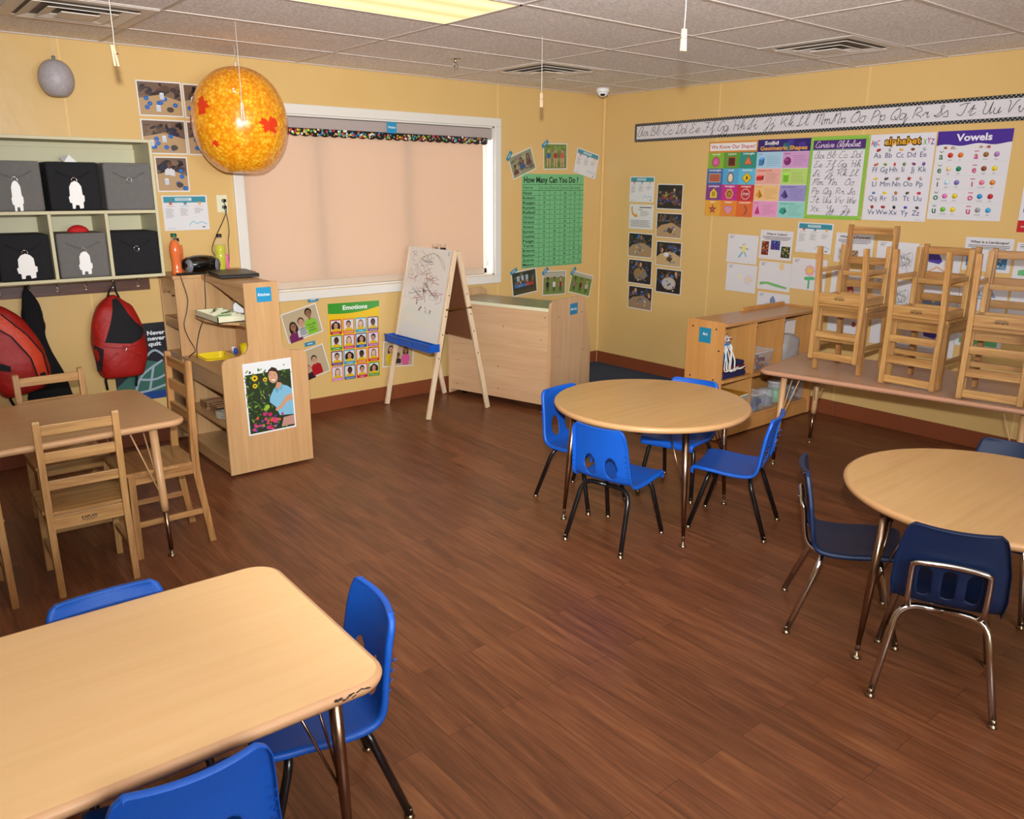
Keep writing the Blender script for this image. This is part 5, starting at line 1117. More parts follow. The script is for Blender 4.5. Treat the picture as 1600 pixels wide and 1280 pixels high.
wphoto(-.945,.843,.288,.212,6,group_,'photo of a row of children outdoors, left one of three under the green chart')
def jump(c): frame_photo(c,(120,140,70)); c.rect(.01,.16,.265,.045,(186,180,160)); [person(c,x,.145,.019,SK[k],HR[0],s_,False,True) for k,(x,s_) in enumerate(((.06,(30,34,54)),(.14,(226,226,226)),(.22,(150,30,40))))]
wphoto(-.586,.812,.285,.218,-1.5,jump,'photo of three children with raised arms, middle one under the green chart')
def stand_(c): frame_photo(c,(110,140,60)); c.rect(.01,.165,.265,.03,(180,180,160)); [person(c,x,.135,.018,SK[k],HR[0],s_,False,True) for k,(x,s_) in enumerate(((.06,(150,110,120)),(.14,(90,26,40)),(.22,(190,180,186))))]
wphoto(-.246,.781,.285,.204,-14,stand_,'tilted photo of three standing children above the Blocks sign')
tape('name_strip','W',-1.125,1.905,58,'blue strip on the steeply tilted photo above the chart'); tape('name_strip','W',-.725,2.015,38,'blue strip on the sit-up photo above the chart'); tape('name_strip','W',-1.07,.945,28,'blue strip on the row-of-children photo under the chart'); tape('name_strip','W',-.70,.925,38,'blue strip on the raised-arms photo under the chart'); tape('name_strip','W',-.35,.905,45,'blue strip on the tilted photo above the Blocks sign')
# emotions poster
def emotions(c):
    W_,H_=c.W,c.H; c.rect(0,0,W_,H_,(244,200,32)); c.poly([(0,H_),(0,H_-.075)]+[(W_*t,H_-.075-.012*math.sin(t*PI*.9)+.035*t*t) for t in [k/12 for k in range(13)]]+[(W_,H_)],(60,156,44))
    c.text('Emotions',W_*.52,H_-.052,.034,(248,248,240),W_*.48,'c',.03)
    cols=[(200,40,36),(226,120,40),(60,170,200),(120,70,140),(70,160,60),(206,50,100),(36,100,170),(190,90,160),(110,50,120),(50,160,200),(230,120,40),(210,44,40),(214,130,180),(40,100,160),(200,40,90),(70,150,50)]
    names=['happy','excited','calm','confused','silly','jealous','sad','worried','scared','angry','tired','loved','embarrassed','surprised','shy','frustrated']
    rnd=random.Random(9)
    for k in range(16):
        i,j=k%4,k//4; x=.012+i*.1055; y=H_-.115-.118-j*.119; c.rr(x,y,.098,.112,.008,cols[k]); c.rect(x+.008,y+.022,.082,.082,(232,222,222)); girl=k in (0,6,9,15); lt=k in (2,5,11,12)
        px,py=x+.049,y+.066; sk=(204,150,116) if not k in (3,4,10,13) else (92,58,42); sk=(236,196,168) if lt else sk; hr=(34,24,22) if not lt else (150,104,70)
        if girl: c.ell(px-.02,py-.008,.018,.03,hr,12); c.ell(px+.02,py-.008,.018,.03,hr,12)
        if lt: c.ell(px,py-.008,.024,.036,hr,14)
        c.poly([(px-.014,py-.022),(px+.014,py-.022),(px+.034,py-.032),(px+.036,y+.022),(px-.036,y+.022),(px-.034,py-.032)],(230,190,30)); c.ell(px,py+.007,.021,.026,hr,14); c.ell(px+rnd.uniform(-.002,.002),py-.002,.0165,.022,sk,14)
        for q in (-1,1): c.ell(px+q*.0065,py+.003,.0026,.0018,(26,18,18),6)
        c.ell(px,py-.012,.006,.0022,(160,70,60),8); c.text(names[k],px,y+.007,.0095,(250,246,244),min(.07,.011*len(names[k])),'c')
sheet('emotions_poster','yellow and green Emotions poster with sixteen small faces below the window','poster','W',-2.648,.513,.436,.594,-1.2,emotions,GLOSS)
# how many can you do chart
def chart(c):
    W_,H_=c.W,c.H; c.rect(0,0,W_,H_,(122,196,134)); ink=(14,28,20); c.text('How Many Can You Do ?',.02,H_-.072,.05,ink,W_*.88,'l',.03)
    X=[0,.195,.32,.445,.57,.685,W_]; rows=[('Noah','13','11','36','12',''),('Robert','13','10','33','9',''),('Raygan','10','2','19','7',''),('Kynzie','7','6','30','3',''),('Rafael','10','9','31','7',''),('Orion','12','5','23','6',''),('Grace','8','17','24','8',''),('Avery','12','15','36','9',''),('Eyman','16','24','33','12','X'),('Destiny','12','13','26','9',''),('Paige','11','12','15','7',''),('Terin','16','15','35','8',''),('Brianna','9','20','39','10','X'),('Easton','8','23','28','12','X'),('Joyce','16','18','27','10',''),('Mason','17','23','34','11','X')]
    y=H_-.09; c.rect(0,y,W_,.003,ink)
    for k,t_ in enumerate(('Name','Sit-Ups','Push-Ups','Jumping Jacks','Burpees')): c.text(t_,X[k]+.012,y-.034,.024 if k==0 else .018,ink,.10 if k else .11)
    y-=.05; c.rect(0,y,W_,.0035,ink); dy=(y-.008)/16
    for i,r in enumerate(rows):
        for k,t_ in enumerate(r):
            if not t_: continue
            if k==0: c.text(t_,.010,y-dy*.74,.023,ink,min(.14,.026*len(t_)),'l',.02)
            else:
                cx_=(X[k]+X[k+1])/2; c.text(t_,cx_,y-dy*.74,.021,ink,None,'c',.02)
        y-=dy; c.rect(0,y,W_,.0024,ink)
    for x in X[1:-1]: c.rect(x,.006,.0026,H_-.098,ink)
    for cx_,i in ((3,8),(4,12),(5,8),(5,13),(2,15)):
        pass
sheet('exercise_chart','large green handwritten chart headed How Many Can You Do','chart','W',-.612,1.366,.735,.80,.2,chart,PAPER,(122,196,134),off=.002)
# ---- alphabet wall
def strip(c):
    W_,H_=c.W,c.H; b_=.022; c.rect(0,0,W_,H_,(16,15,18)); c.rect(b_,b_,W_-b_,H_-2*b_,(226,220,222)); w_=(236,232,228); z=c.nz()
    s_=.006; n=int(W_/.026)
    for k in range(n):
        for r in range(2):
            x=k*.026+(r%2)*.013+.003
            for yy in ((.0055+.010*r),(H_-.0165+.010*r)): c.put([(x,yy-s_*.55,z),(x+s_*1.3,yy,z),(x+s_*1.3,yy+s_*.55,z),(x,yy+s_*.1,z)],[[0,1,2,3]],w_)
    for k in range(6):
        for r in range(2): x=.004+.010*r; yy=.014+k*.024+r*.012; c.put([(x,yy-s_*.5,z),(x+s_,yy,z),(x+s_,yy+s_*.6,z),(x,yy+s_*.1,z)],[[0,1,2,3]],w_)
    for yy in (.045,.07,): c.rect(b_,yy,W_-b_,.0008,(200,170,170))
    x=b_+.012
    for k in range(26):
        x=b_+.012+k*.1405; c.cursive(chr(65+k)+chr(97+k),x,.050,.070,(24,20,22),.0040)
sheet('cursive_strip','long black-bordered strip of cursive Aa Bb Cc letters high on the wall','alphabet strip','R',.382+1.84,2.124,3.68,.152,.25,strip,PAPER,(20,20,22))
def shapes(c):
    W_,H_=c.W,c.H; cols=[(140,186,54),(96,160,60),(36,150,130),(60,110,176),(80,170,214),(96,190,226),(130,60,140),(200,40,140),(206,44,60),(238,170,60),(238,140,50),(232,110,50)]; names=['circle','square','triangle','rectangle','oval','rhombus','pentagon','hexagon','octagon','star','heart','crescent']
    c.rect(0,0,W_,H_,(230,120,60)); c.rect(0,H_-.08,W_,.08,(226,150,60)); c.rect(.012,H_-.072,W_-.024,.058,(244,240,234)); c.text('We Know Our Shapes!',W_/2,H_-.055,.03,(196,34,60),W_-.045,'c',.01)
    cw=W_/3; ch=(H_-.085)/4
    for k in range(12):
        i,j=k%3,k//3; x,y=i*cw,(3-j)*ch; c.rect(x,y,cw,ch,cols[k]); c.text(names[k],x+cw/2,y+ch-.019,.015,(246,244,236),min(cw*.85,.013*len(names[k])),'c',.02); cx_,cy_=x+cw/2,y+ch*.42; r=.038
        def reg(n,r_,col,a0=90,sx=1): c.poly([(cx_+sx*r_*math.cos(math.radians(a0+360*q/n)),cy_+r_*math.sin(math.radians(a0+360*q/n))) for q in range(n)],col)
        if k==0: c.ell(cx_,cy_,r,r,(150,60,50),24); c.ell(cx_,cy_,r*.86,r*.86,(222,90,160),24); [c.rect(cx_+a*.006-.002,cy_+b_*.006-.002,.004,.004,(246,230,240)) for a in (-1,1) for b_ in (-1,1)]
        if k==1: c.rect(cx_-.036,cy_-.036,.072,.072,(190,100,60)); c.rect(cx_-.03,cy_-.03,.06,.06,(80,34,30))
        if k==2: reg(3,.047,(176,60,40)); reg(3,.036,(226,130,90))
        if k==3: c.rect(cx_-.056,cy_-.034,.112,.068,(220,190,160)); c.rect(cx_-.052,cy_-.03,.104,.06,(176,92,70)); [c.rect(cx_-.05,cy_-.028+.014*q,.1,.0015,(206,140,116)) for q in range(5)]
        if k==4: c.ell(cx_,cy_,.03,.042,(120,80,50),24); c.ell(cx_,cy_,.022,.033,(236,224,196),24)
        if k==5: reg(4,.046,(40,34,20)); reg(4,.042,(240,200,30)); c.ell(cx_,cy_+.012,.005,.005,(30,26,20),8); c.poly([(cx_-.004,cy_+.008),(cx_+.006,cy_+.008),(cx_+.012,cy_-.016),(cx_+.004,cy_-.006),(cx_-.010,cy_-.018)],(30,26,20))
        if k==6: P=[(cx_-.034,cy_-.034),(cx_+.034,cy_-.034),(cx_+.034,cy_+.008),(cx_,cy_+.042),(cx_-.034,cy_+.008)]; c.poly(P,(240,200,60)); [c.rect(cx_-.012+.016*q,cy_-.02,.007,.036,(40,34,24)) for q in range(2)]
        if k==7: reg(6,.042,(230,180,90),0); reg(6,.036,(200,140,70),0); [c.ell(cx_+.018*math.cos(q),cy_+.018*math.sin(q),.008,.006,(110,60,50),8) for q in range(6)]
        if k==8: reg(8,.042,(240,230,226),22.5); reg(8,.038,(190,40,50),22.5); c.text('STOP',cx_,cy_-.009,.019,(244,236,232),.056,'c',.02)
        if k==9: P=[(cx_+(.044 if q%2==0 else .016)*math.cos(math.radians(90+36*q)),cy_+(.044 if q%2==0 else .016)*math.sin(math.radians(90+36*q))) for q in range(10)]; c.poly(P,(150,60,60)); reg(5,.014,(190,100,80))
        if k==10: P=[(cx_+.0026*16*math.sin(t)**3,cy_+.0026*(13*math.cos(t)-5*math.cos(2*t)-2*math.cos(3*t)-math.cos(4*t))) for t in [2*PI*q/28 for q in range(28)]]; c.poly(P,(176,120,170)); c.poly([(cx_+(p[0]-cx_)*.84,cy_+(p[1]-cy_)*.84) for p in P],(226,150,170))
        if k==11: P=arc(cx_-.012,cy_,.04,-80,80,12)+[(p[0]-.0,p[1]) for p in arc(cx_-.026,cy_,.036,62,-62,10)]; c.poly(P,(150,90,80))
sheet('shapes_poster','colourful poster headed We Know Our Shapes under the cursive strip','poster','R',1.420,1.724,.458,.578,-.3,shapes,GLOSS)
def solid(c):
    W_,H_=c.W,c.H; c.rect(0,0,W_,H_,(230,220,230)); c.rect(0,H_-.09,W_,.09,(44,30,110)); rnd=random.Random(3)
    for k in range(9): c.ell(rnd.uniform(.03,W_-.03),H_-rnd.uniform(.02,.07),.02,.02,rnd.choice([(70,50,150),(30,90,150),(90,40,120),(40,110,120)]),14)
    c.text('Solid',.06,H_-.038,.026,(244,240,240),.12,'l',.03); c.text('Geometric Shapes',W_/2,H_-.078,.03,(240,176,60),W_-.05,'c',.03)
    cols=[(170,210,232),(214,160,206),(240,176,160),(190,220,120),(246,196,130),(160,150,206),(236,160,200),(150,214,200)]; sc=[(60,130,190),(130,40,110),(200,40,50),(120,190,40),(236,160,50),(90,70,150),(206,40,120),(50,160,140)]; nm=['cube','sphere','rectangular prism','cylinder','pyramid','regular tetrahedron','cone','triangular prism']
    cw,ch=W_/2,(H_-.09)/4
    for k in range(8):
        i,j=k%2,k//2; x,y=i*cw,(3-j)*ch; c.rect(x+.002,y+.002,cw-.004,ch-.004,cols[k]); c.text(nm[k],x+.014,y+ch-.02,.011,sc[k],min(.13,.0085*len(nm[k])),'l',.02); cx_,cy_=x+.045,y+ch*.42; d=tuple(int(v*.72) for v in sc[k]); l_=tuple(min(255,int(v*1.2+30)) for v in sc[k]); r=.03
        if k in (0,2):
            h_=r if k==0 else r*.62; w__=r*.8 if k==0 else r*1.05; c.rect(cx_-w__,cy_-h_,w__*1.5,h_*1.5,sc[k]); c.poly([(cx_-w__,cy_+h_*.5),(cx_+w__*.5,cy_+h_*.5),(cx_+w__,cy_+h_),(cx_-w__*.5,cy_+h_)],l_); c.poly([(cx_+w__*.5,cy_-h_),(cx_+w__,cy_-h_*.5),(cx_+w__,cy_+h_),(cx_+w__*.5,cy_+h_*.5)],d)
        if k==1: c.ell(cx_,cy_,r,r,sc[k],24); c.ell(cx_-.008,cy_+.01,r*.4,r*.3,l_,16)
        if k==3: c.rect(cx_-.022,cy_-.024,.044,.05,sc[k]); c.ell(cx_,cy_-.024,.022,.007,sc[k],16); c.ell(cx_,cy_+.026,.022,.007,l_,16)
        if k in (4,5): c.poly([(cx_-.03,cy_-.012),(cx_+.004,cy_-.032),(cx_+.002,cy_+.036)],sc[k]); c.poly([(cx_+.004,cy_-.032),(cx_+.034,cy_-.016),(cx_+.002,cy_+.036)],d)
        if k==6: c.poly([(cx_-.022,cy_-.024),(cx_+.022,cy_-.024),(cx_,cy_+.036)],sc[k]); c.ell(cx_,cy_-.024,.022,.007,sc[k],16)
        if k==7: c.poly([(cx_-.034,cy_-.010),(cx_+.004,cy_-.028),(cx_+.034,cy_-.006),(cx_+.016,cy_+.026),(cx_-.018,cy_+.022)],sc[k]); c.poly([(cx_+.004,cy_-.028),(cx_+.034,cy_-.006),(cx_+.016,cy_+.026)],d)
        for q in range(6): c.rect(x+.092,y+ch-.034-.013*q,(.115)*rnd.uniform(.55,1),.0022,tuple(int(v*.7) for v in cols[k]))
sheet('solid_shapes_poster','poster headed Solid Geometric Shapes with eight tinted panels','poster','R',1.872,1.725,.448,.572,-.3,solid,GLOSS)
def dots(c,col,b_,n):
    W_,H_=c.W,c.H; z=c.nz(); s_=.004
    def d(x,y): c.put([(x-s_,y,z),(x,y-s_,z),(x+s_,y,z),(x,y+s_,z)],[[0,1,2,3]],col)
    k=0
    while k*.014<W_:
        for r in (0,1):
            for yy in (.007+.011*r,H_-.018+.011*r): d(min(W_-.004,.006+k*.014+.007*r),yy)
        k+=1
    k=0
    while k*.014<H_-.03:
        for r in (0,1):
            for xx in (.007+.011*r,W_-.018+.011*r): d(xx,.02+k*.014+.007*r)
        k+=1
def cursive(c):
    W_,H_=c.W,c.H; c.rect(0,0,W_,H_,(116,186,40)); dots(c,(224,238,150),.024,0); c.rect(.026,.026,W_-.052,H_-.052,(234,228,232)); c.rect(.026,H_-.088,W_-.052,.062,(84,40,120)); c.rect(.026,H_-.094,W_-.052,.005,(60,150,80)); c.cursive('Cursive Alphabet',.042,H_-.073,.038,(238,230,240),.0034,.2,.80)
    rows=['AaBbCcDd','EeFfGgHh','IiJjKkLl','MmNnOo','PpQqRrSs','TtUuVvWw','XxYyZz']
    for j,r in enumerate(rows):
        y=H_-.148-j*.062; n=len(r)//2
        for q in (0,.024,-.02): c.rect(.03,y+q,W_-.06,.0009,(210,170,180) if q==0 else (190,186,196))
        for i in range(n): c.cursive(r[2*i:2*i+2],.042+(.375/n)*i+(0 if n==4 else .006),y,.044,(30,26,34),.0030)
sheet('cursive_poster','green dotted-border poster headed Cursive Alphabet','poster','R',2.316,1.727,.446,.572,-.2,cursive,GLOSS)
def alphabet(c):
    W_,H_=c.W,c.H; c.rect(0,0,W_,H_,(232,228,232)); y=H_-.068; c.text('alphabet',W_/2+.004,y-.003,.052,(30,24,24),W_*.58,'c',.09); c.text('alphabet',W_/2+.004,y,.046,(240,170,30),W_*.55,'c',.02)
    for k,(t_,cc) in enumerate(zip('ABC',((206,50,70),(60,150,200),(220,100,90)))): c.text(t_,.006+.020*k,y-.002-.008*(k%2),.036,cc,.022,'l',.02)
    for k,(t_,cc) in enumerate(zip('XYZ',((90,180,70),(190,60,120),(130,80,170)))): c.text(t_,W_-.078+.024*k,y-.006+.008*(k%2),.036,cc,.024,'l',.02)
    rows=['AaBbCcDdEe','FfGgHhIiJjKk','LlMmNnOoPp','QqRrSsTtUu','VvWwXxYyZz']; rnd=random.Random(2); ic=[(160,30,40),(150,150,160),(220,170,50),(120,50,40),(170,170,180),(190,90,40),(110,140,60),(190,50,40),(90,110,70),(120,50,90),(110,50,150),(240,190,80),(70,60,60),(150,130,110),(170,60,50),(180,150,150),(60,110,180),(240,200,40),(180,110,70),(80,70,50),(190,40,60),(150,30,30),(170,40,40),(30,30,40),(40,60,160),(60,50,50)]; q=0
    for j,r in enumerate(rows):
        n=len(r)//2; y=H_-.152-j*.0935
        for i in range(n):
            x=.022+(W_-.05)/n*(i+.5); c.text(r[2*i:2*i+2],x,y,.035,(36,56,110),None,'c',0); k=ic[q]; w__=rnd.uniform(.008,.017); c.ell(x+.004,y+.050,w__,.009 if w__>.012 else .012,k,14,rnd.uniform(-.5,.5)); c.ell(x+.004+rnd.uniform(-.01,.01),y+.054,.006,.006,tuple(min(255,v+50) for v in k),10); q+=1
    c.rect(W_-.07,.01,.05,.002,(170,170,176))
sheet('alphabet_poster','white poster headed alphabet with Aa to Zz in blue','poster','R',2.764,1.727,.436,.565,0,alphabet,GLOSS)
def vowels(c):
    W_,H_=c.W,c.H; c.rect(0,0,W_,H_,(232,228,230)); c.poly([(0,H_),(0,H_-.088)]+[(W_*t,H_-.088+.006*math.sin(t*14)+.006*t) for t in [k/20 for k in range(21)]]+[(W_,H_)],(74,44,150)); c.text('Vowels',W_/2,H_-.062,.044,(244,240,246),W_*.48,'c',.03); c.text('short',W_*.24,H_-.112,.013,(70,150,80),None,'c',.01,.1); c.text('long',W_*.70,H_-.110,.013,(200,60,120),None,'c',.01,.1)
    rnd=random.Random(8)
    for k in range(4): c.ell(W_*(.13+.1*k+.28*(k>1)),H_-.102,.012,.008,rnd.choice([(170,90,60),(190,150,120),(120,70,60)]),10)
    ic=[((200,50,30),(220,110,40)),((150,96,50),(170,120,180)),((236,200,150),(30,130,90)),((140,70,40),(230,200,40)),((190,220,230),(120,110,180)),((230,120,150),(210,130,50)),((220,110,170),(220,190,30)),((50,140,200),(180,40,50)),((110,180,60),(240,200,40)),((150,150,156),(70,160,210))]
    wd=[('apple','cat'),('acorn','cake'),('egg','bell'),('eagle','bee'),('igloo','fish'),('ice cream','pie'),('octopus','clock'),('overalls','rose'),('umbrella','sun'),('unicycle','glue')]
    for j,v in enumerate('aeiou'):
        y=H_-.178-j*.084
        for i in range(2):
            x=.012+i*(W_-.02)/2; c.rect(x,y-.012,(W_-.03)/2,.0012,(206,202,206)); cc=(30,110,70) if i==0 else (206,30,110); t_=v if v!='i' else 'ı'; c.text(t_,x+.026,y+.006,.043 if v!='i' else .043,cc,None,'c',.02)
            if i==0: c.poly([(x+.012,y+.056),(x+.016,y+.058),(x+.026,y+.050),(x+.036,y+.058),(x+.040,y+.056),(x+.026,y+.045)],cc)
            else: c.rect(x+.012,y+.049,.028,.005,cc)
            for q in range(2):
                xx=x+.082+.062*q; k1=ic[j*2+i][q]; c.ell(xx,y+.03,.017,.016,k1,14,.3*q); c.ell(xx+.004,y+.036,.007,.007,tuple(min(255,int(v_*1.15+20)) for v_ in k1),10); c.ell(xx-.006,y+.022,.006,.005,tuple(int(v_*.75) for v_ in k1),8); c.text(wd[j*2+i][q],xx,y-.002,.0085,(70,66,76),None,'c')
sheet('vowels_poster','white poster headed Vowels with a purple heading band','poster','R',3.215,1.737,.445,.548,0,vowels,GLOSS)
def edgep(c): c.rect(0,0,c.W,c.H,(234,232,234)); c.rect(0,0,c.W,.07,(200,40,44)); c.text('Lakeshore',.02,.03,.02,(236,220,220)) if 0 else c.rect(.02,.03,.12,.006,(236,210,210)); c.rect(.02,.12,.3,.02,(60,60,130)); c.rect(.02,.17,.3,.02,(60,60,130))
sheet('red_footed_poster','poster with a red foot band just entering at the photo edge','poster','R',3.755,1.69,.43,.575,0,edgep,GLOSS)
# photo columns near the corner
def banana(c):
    W_,H_=c.W,c.H
    for k in range(3): P=cr([(.03,.18-.01*k,0),(.035+.006*k,.145-.008*k,0),(.055+.01*k,.12-.005*k,0),(.09+.004*k,.125-.004*k,0)],6); c.line([(p[0],p[1]) for p in P],.016,(226,180-10*k,40)); 
    c.ell(.032,.185,.006,.008,(80,60,20)); c.rect(.12,H_-.03,.14,.007,(50,46,50)); c.rect(.11,H_-.048,.05,.004,(110,106,110)); c.lines(.13,H_-.06,.11,6,.008,.0025,(140,136,140)); c.lines(.02,.075,.24,8,.008,.0028,(110,106,110),.15)
sheet('recipe_sheet','white sheet with a bunch of bananas under the lesson sheet in the left photo column','paper','R',.498,1.404,.285,.215,-.4,banana,GLOSS,(230,226,222))
def nat(c): frame_photo(c,(40,34,34)); busy(c,[(90,60,50),(120,60,60),(60,60,110),(150,110,60),(40,60,50)],50,21,.006,.02,.1,.75); [person(c,.04+.03*k,.10+.02*(k%3),.011,SK[k%4],HR[0],[(70,80,150),(150,50,60),(170,140,50)][k%3]) for k in range(7)]; person(c,.19,.16,.013,SK[2],(210,210,210),(70,70,90))
for k,(u,z,w_,h_,f_,lb) in enumerate(((.502,1.155,.287,.215,table_photo(31),'photo of children around a table, middle of the left photo column'),(.512,.917,.285,.22,table_photo(32,(150,120,80),True),'photo of a round table, second from the bottom of the left photo column'),(.528,.683,.288,.21,table_photo(33,(160,130,100)),'photo at the bottom of the left photo column'),(.812,1.580,.283,.212,nat,'dark group photo topping the right photo column'),(.820,1.340,.283,.212,table_photo(34,(186,150,106),False,True),'photo of a baking tray on a table, second in the right photo column'),(.832,1.098,.283,.212,table_photo(35,(206,170,116),False,True,True),'photo of a child with a pale table, third in the right photo column'),(.848,.862,.287,.215,table_photo(36,(190,170,150),True,False,False,True),'photo of a white round table, bottom of the right photo column'))):
    wphoto(u,z,w_,h_,-.8,f_,lb,.003,'R')
# children's drawings and art sheets
def head(c,t_): c.rect(.018,c.H-.014,.045,.003,(120,116,120)); c.rect(.018,c.H-.026,.03,.004,(80,76,84)); c.rect(.018,c.H-.033,.034,.0012,(120,116,120))
def dr_figure(c): head(c,0); c.ell(.155,.13,.018,.016,(240,226,130)); c.rect(.14,.09,.035,.04,(236,226,140)); c.line([(.14,.12),(.115,.122)],.006,(90,120,80)); c.line([(.175,.12),(.20,.112)],.006,(90,110,70)); c.line([(.15,.09),(.115,.045)],.016,(140,184,206)); c.line([(.165,.09),(.185,.055)],.014,(150,190,210)); c.line([(.14,.148),(.155,.15),(.172,.16)],.003,(70,64,70))
def dr_sun2(c): head(c,0); c.ell(.13,.12,.02,.02,(240,232,190)); c.ell(.21,.10,.016,.016,(240,220,150)); [c.ell(.21+.03*math.cos(k),.10+.03*math.sin(k),.012,.012,(236,206,214),10) for k in range(6)]; c.ell(.21,.10,.016,.016,(240,220,150))
def dr_grass(c): head(c,0); c.poly([(.02,.03),(.08,.045),(.16,.03),(.26,.02),(.26,.035),(.17,.05),(.09,.062),(.02,.055)],(120,190,110)); c.poly([(.20+.03*math.cos(k*PI/5)*(1 if k%2 else .6),.19+.04*math.sin(k*PI/5)*(1 if k%2 else .6)) for k in range(10)],(240,206,150))
def dr_crown(c): head(c,0); c.poly([(.06,.05),(.09,.08),(.14,.07),(.2,.08),(.24,.06),(.2,.04),(.12,.03)],(200,120,180)); c.poly([(.12,.07),(.115,.17),(.14,.2),(.165,.16),(.16,.07)],(120,140,176)); c.poly([(.2,.08),(.21,.14),(.245,.15),(.25,.10)],(120,160,200)); c.line([(.07,.05),(.09,.14),(.12,.12)],.004,(110,110,160))
def dr_flower(c): head(c,0); c.rect(.145,.01,.016,.09,(90,190,130)); c.ell(.135,.085,.024,.014,(90,190,130)); c.ell(.175,.09,.024,.014,(90,190,130)); [c.ell(.152+.03*math.cos(k*PI/4),.145+.03*math.sin(k*PI/4),.013,.013,(236,170,180),10) for k in range(8)]; c.ell(.152,.145,.022,.022,(240,206,80))
def dr_cat(c): head(c,0); c.poly([(.10,.02),(.10,.08),(.115,.12),(.13,.095),(.15,.095),(.165,.12),(.18,.08),(.185,.02)],(220,110,96)); c.poly([(.105,.075),(.115,.12),(.13,.095),(.15,.095),(.165,.12),(.178,.078)],(150,50,44)); [c.ell(x,.065,.008,.006,(240,220,216)) for x in (.125,.16)]
def dr_bug(c): head(c,0); c.ell(.14,.13,.02,.012,(40,36,44)); [c.line([(.14,.13),(.14+.04*math.cos(k),.13+.03*math.sin(k))],.003,(40,36,44)) for k in range(7)]; c.ell(.2,.07,.016,.02,(190,90,80))
def dr_purple(c): head(c,0); c.poly([(.06,.20),(.12,.21),(.17,.13),(.15,.11),(.08,.12)],(76,60,160)); c.line([(.08,.05),(.14,.09),(.2,.06)],.01,(230,170,120))
def dr_pencil(c): 
    head(c,0); rnd=random.Random(6)
    for k in range(7): P=cr([(rnd.uniform(.15,.25),rnd.uniform(.03,.16),0) for _ in range(6)],6); c.line([(p[0],p[1]) for p in P],.0016,(90,86,92))
def dr_green(c): head(c,0); c.poly([(.03,.02),(.26,.02),(.26,.06),(.15,.08),(.03,.05)],(110,190,120)); c.ell(.19,.1,.016,.018,(80,160,90)); c.ell(.08,.15,.03,.014,(150,200,230))
def dr_blue(c): head(c,0); c.poly([(.02,.09),(.09,.17),(.13,.10),(.18,.15),(.22,.09)],(140,160,190)); c.line([(.02,.06),(.12,.08),(.26,.06)],.008,(90,150,200))
def art(title,ims):
    def f(c):
        W_,H_=c.W,c.H; c.text(title,W_/2,H_-.034,.015,(40,38,44),min(W_*.8,.012*len(title)),'c',.03)
        for k in range(3): c.rect(.02+.02*(k==2),H_-.050-.010*k,W_-.04-.04*(k==2),.004,(90,86,92))
        for (x,y,w_,h_,pal,sd) in ims:
            c.rect(x,y,w_,h_,pal[0]); rnd=random.Random(sd)
            for k in range(34): a=rnd.uniform(.004,.011); b_=rnd.uniform(.004,.011); c.poly([(x+a+(w_-2*a)*rnd.random()+dx*a*.8,y+b_+(h_-2*b_)*.5+(h_-2*b_)*.0+dy*b_*.8) for dx,dy in ((-1,-1),(1,-.6),(.4,1))] if 0 else rr_(x+a+(w_-2*a)*rnd.random(),y+b_+(h_-2*b_)*rnd.random(),a*.7,b_*.7,rnd),rnd.choice(pal[1:]))
    return f
def rr_(cx_,cy_,a,b_,rnd):
    t=rnd.uniform(0,PI); return [(cx_+a*math.cos(t+q*PI/2)*.9,cy_+b_*math.sin(t+q*PI/2)*.9) for q in range(4)]
PA=[(120,40,30),(200,60,40),(230,150,50),(40,30,60),(70,90,150),(240,200,80)]; PB=[(40,50,130),(60,90,190),(200,50,60),(120,60,150),(90,170,200)]; PC=[(40,60,40),(220,60,50),(240,180,50),(60,140,70),(30,30,60),(250,230,160)]
def dsheet(u,z,f,label,w_=.285,h_=.218,tilt=-1): return sheet('drawing',label,'drawing','R',u,z,w_,h_,tilt,f,PAPER,(230,226,226),GK)
dsheet(1.582,1.184,dr_figure,'drawing of a yellow figure with blue legs, leftmost of the drawings',.285,.224); dsheet(1.592,.954,dr_sun2,'faint drawing of two pale suns under the yellow figure'); dsheet(1.893,.994,dr_grass,'drawing of green grass under an orange sun'); dsheet(1.900,.755,dr_crown,'purple and blue drawing just above the art shelf'); dsheet(2.18,1.032,dr_flower,'drawing of a pink and yellow flower beside the stacked chairs',.285,.232)
sheet('cubism_sheet','sheet headed What is Cubism with three colourful pictures','paper','R',1.882,1.231,.285,.22,-1,art('What is Cubism?',[(.02,.03,.062,.105,PA,1),(.10,.075,.08,.07,PB,2),(.195,.02,.075,.085,PC,3)]),GLOSS,(230,226,226))
sheet('portrait_sheet','sheet headed What is a Portrait behind the tallest stacked chair','paper','R',2.512,1.245,.283,.208,-.5,art('What is a Portrait?',[(.03,.02,.06,.08,[(200,196,196),(120,116,120),(160,156,160)],4),(.13,.02,.05,.07,[(176,150,120),(120,90,60)],5)]),GLOSS,(230,226,226))
sheet('landscape_sheet','sheet headed What is a Landscape near the photo edge','paper','R',3.398,1.255,.283,.21,-.3,art('What is a Landscape?',[(.02,.03,.075,.08,[(90,150,190),(60,110,160),(200,210,220)],6),(.17,.02,.09,.07,[(70,140,190),(40,90,130),(220,200,150)],7)]),GLOSS,(230,226,226))
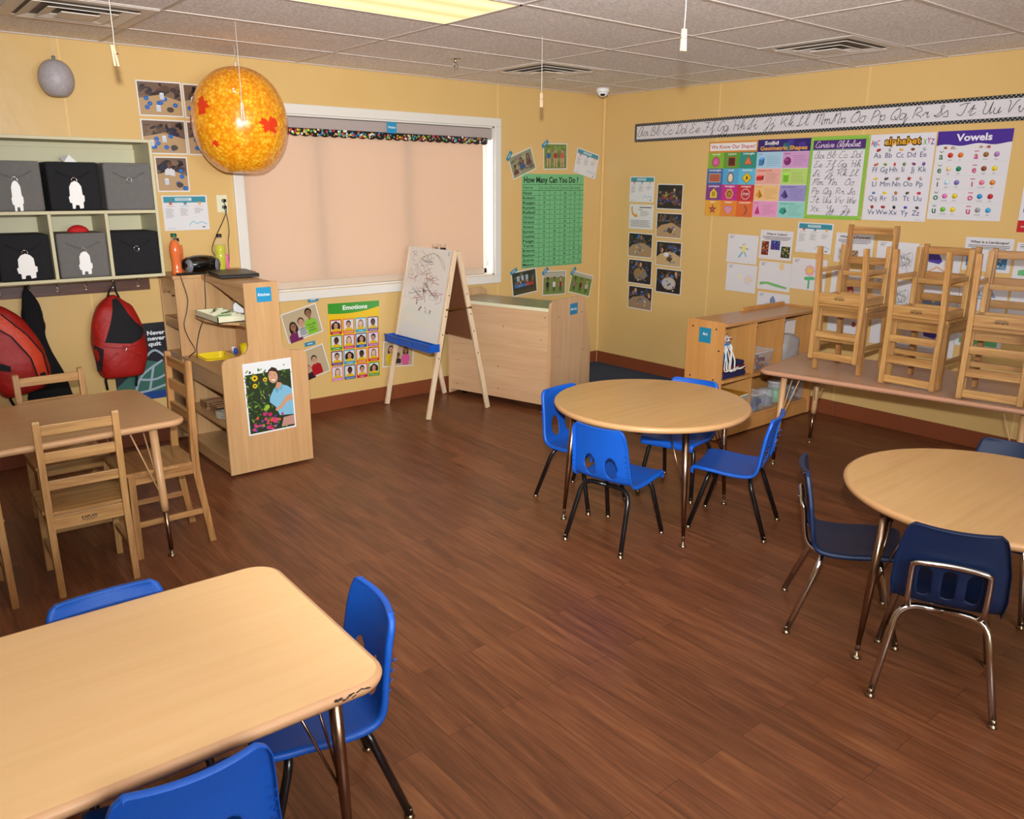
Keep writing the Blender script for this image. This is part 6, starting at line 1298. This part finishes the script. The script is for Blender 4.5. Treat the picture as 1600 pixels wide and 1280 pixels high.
dsheet(2.51,.985,dr_cat,'drawing of a red cat face seen through the stacked chairs'); dsheet(2.825,1.195,dr_pencil,'pencil scribble drawing between two chair stacks'); dsheet(3.105,1.175,dr_purple,'drawing with a purple shape above the middle chair pair'); dsheet(2.52,.745,dr_bug,'drawing of a black insect low behind the largest chairs'); dsheet(2.83,.945,dr_pencil,'pencil drawing behind the gap of the middle chair pair'); dsheet(3.12,.925,dr_blue,'blue pencil drawing behind the right half of the middle chairs'); dsheet(2.85,.70,dr_sun2,'faint drawing low between the stacks behind the long table'); dsheet(3.41,1.01,dr_blue,'drawing of blue hills under the landscape sheet'); dsheet(3.70,1.23,dr_green,'drawing of green ground partly outside the photo'); dsheet(3.42,.77,dr_green,'low green drawing behind the chairs at the photo edge'); dsheet(3.14,.68,dr_purple,'low drawing with a purple shape behind the middle chairs'); dsheet(3.71,.99,dr_flower,'flower drawing outside the photo edge')
# poster low on the window wall and window decorations
def quit_(c):
    W_,H_=c.W,c.H; c.rect(0,0,W_,H_,(24,26,34)); c.poly([(0,H_),(.15,H_),(.12,H_*.72),(0,H_*.55)],(90,110,140)); c.poly([(.0,.0),(W_,0),(W_,.22),(.2,.26),(0,.1)],(60,110,96)); c.rect(0,0,W_,.05,(30,70,140))
    for P in ([(.10,.02),(.16,.16),(.3,.25)],[(.05,.05),(.2,.06),(.36,.1)],[(.2,.06),(.24,.22)],[(.14,.14),(.25,.13),(.36,.18)],[(.18,.26),(.26,.32),(.36,.22)]):
        Q=cr([(p[0],p[1],0) for p in P],6); c.line([(p[0],p[1]) for p in Q],.014,(170,184,196))
    for k,(x,y) in enumerate(((.03,.03),(.06,.07),(.09,.02))): c.ell(x,y,.008,.008,(220,224,230))
    for k,t_ in enumerate(('Never','never','quit')): c.text(t_,.222,H_-.078-.036*k,.027,(238,238,240),.11 if k<2 else .08,'l',.04)
sheet('motivation_poster','dark poster reading Never never quit behind the hanging red backpack','poster','W',-4.185,.55,.36,.50,0,quit_,GLOSS,(30,30,40))
def dotsb(c):
    W_,H_=c.W,c.H; rnd=random.Random(12); cols=[(240,200,50),(60,150,210),(210,60,70),(240,236,220),(100,180,80),(230,130,60)]; z0=c.nz()
    for k in range(300): x=rnd.uniform(.004,W_-.006); y=rnd.uniform(.014,H_-.006); r=rnd.choice([.0045,.0065,.0085]); col=rnd.choice(cols); c.ell(x,y,r,r,col,8)
n_=26; WW=1.93; ol_=[(0,.055),(0,.012)]+[(WW*(k+ (q/4))/n_,.012-.012*math.sin(PI*q/4)*(1 if k%1==0 else 1)) for k in range(n_) for q in range(1,5)]+[(WW,.055)]
c=Canvas(WW,.055,(18,18,22),.0012,outline=ol_[::-1] if 0 else ol_); dotsb(c); o=c.build('border_strip',GLOSS); tag(hang(o,'W',-2.335,2.012,WW,.055,-.1,.022),'black scalloped border with coloured dots along the top of the blind','border strip')
def winc(c): c.text('Window',.04,.034,.017,(240,246,248),.066,'c',.02)
sheet('window_sign','small blue card reading Window above the dotted border','sign','W',-2.27,2.075,.08,.078,0,winc,GLOSS,(38,150,196),off=.024)
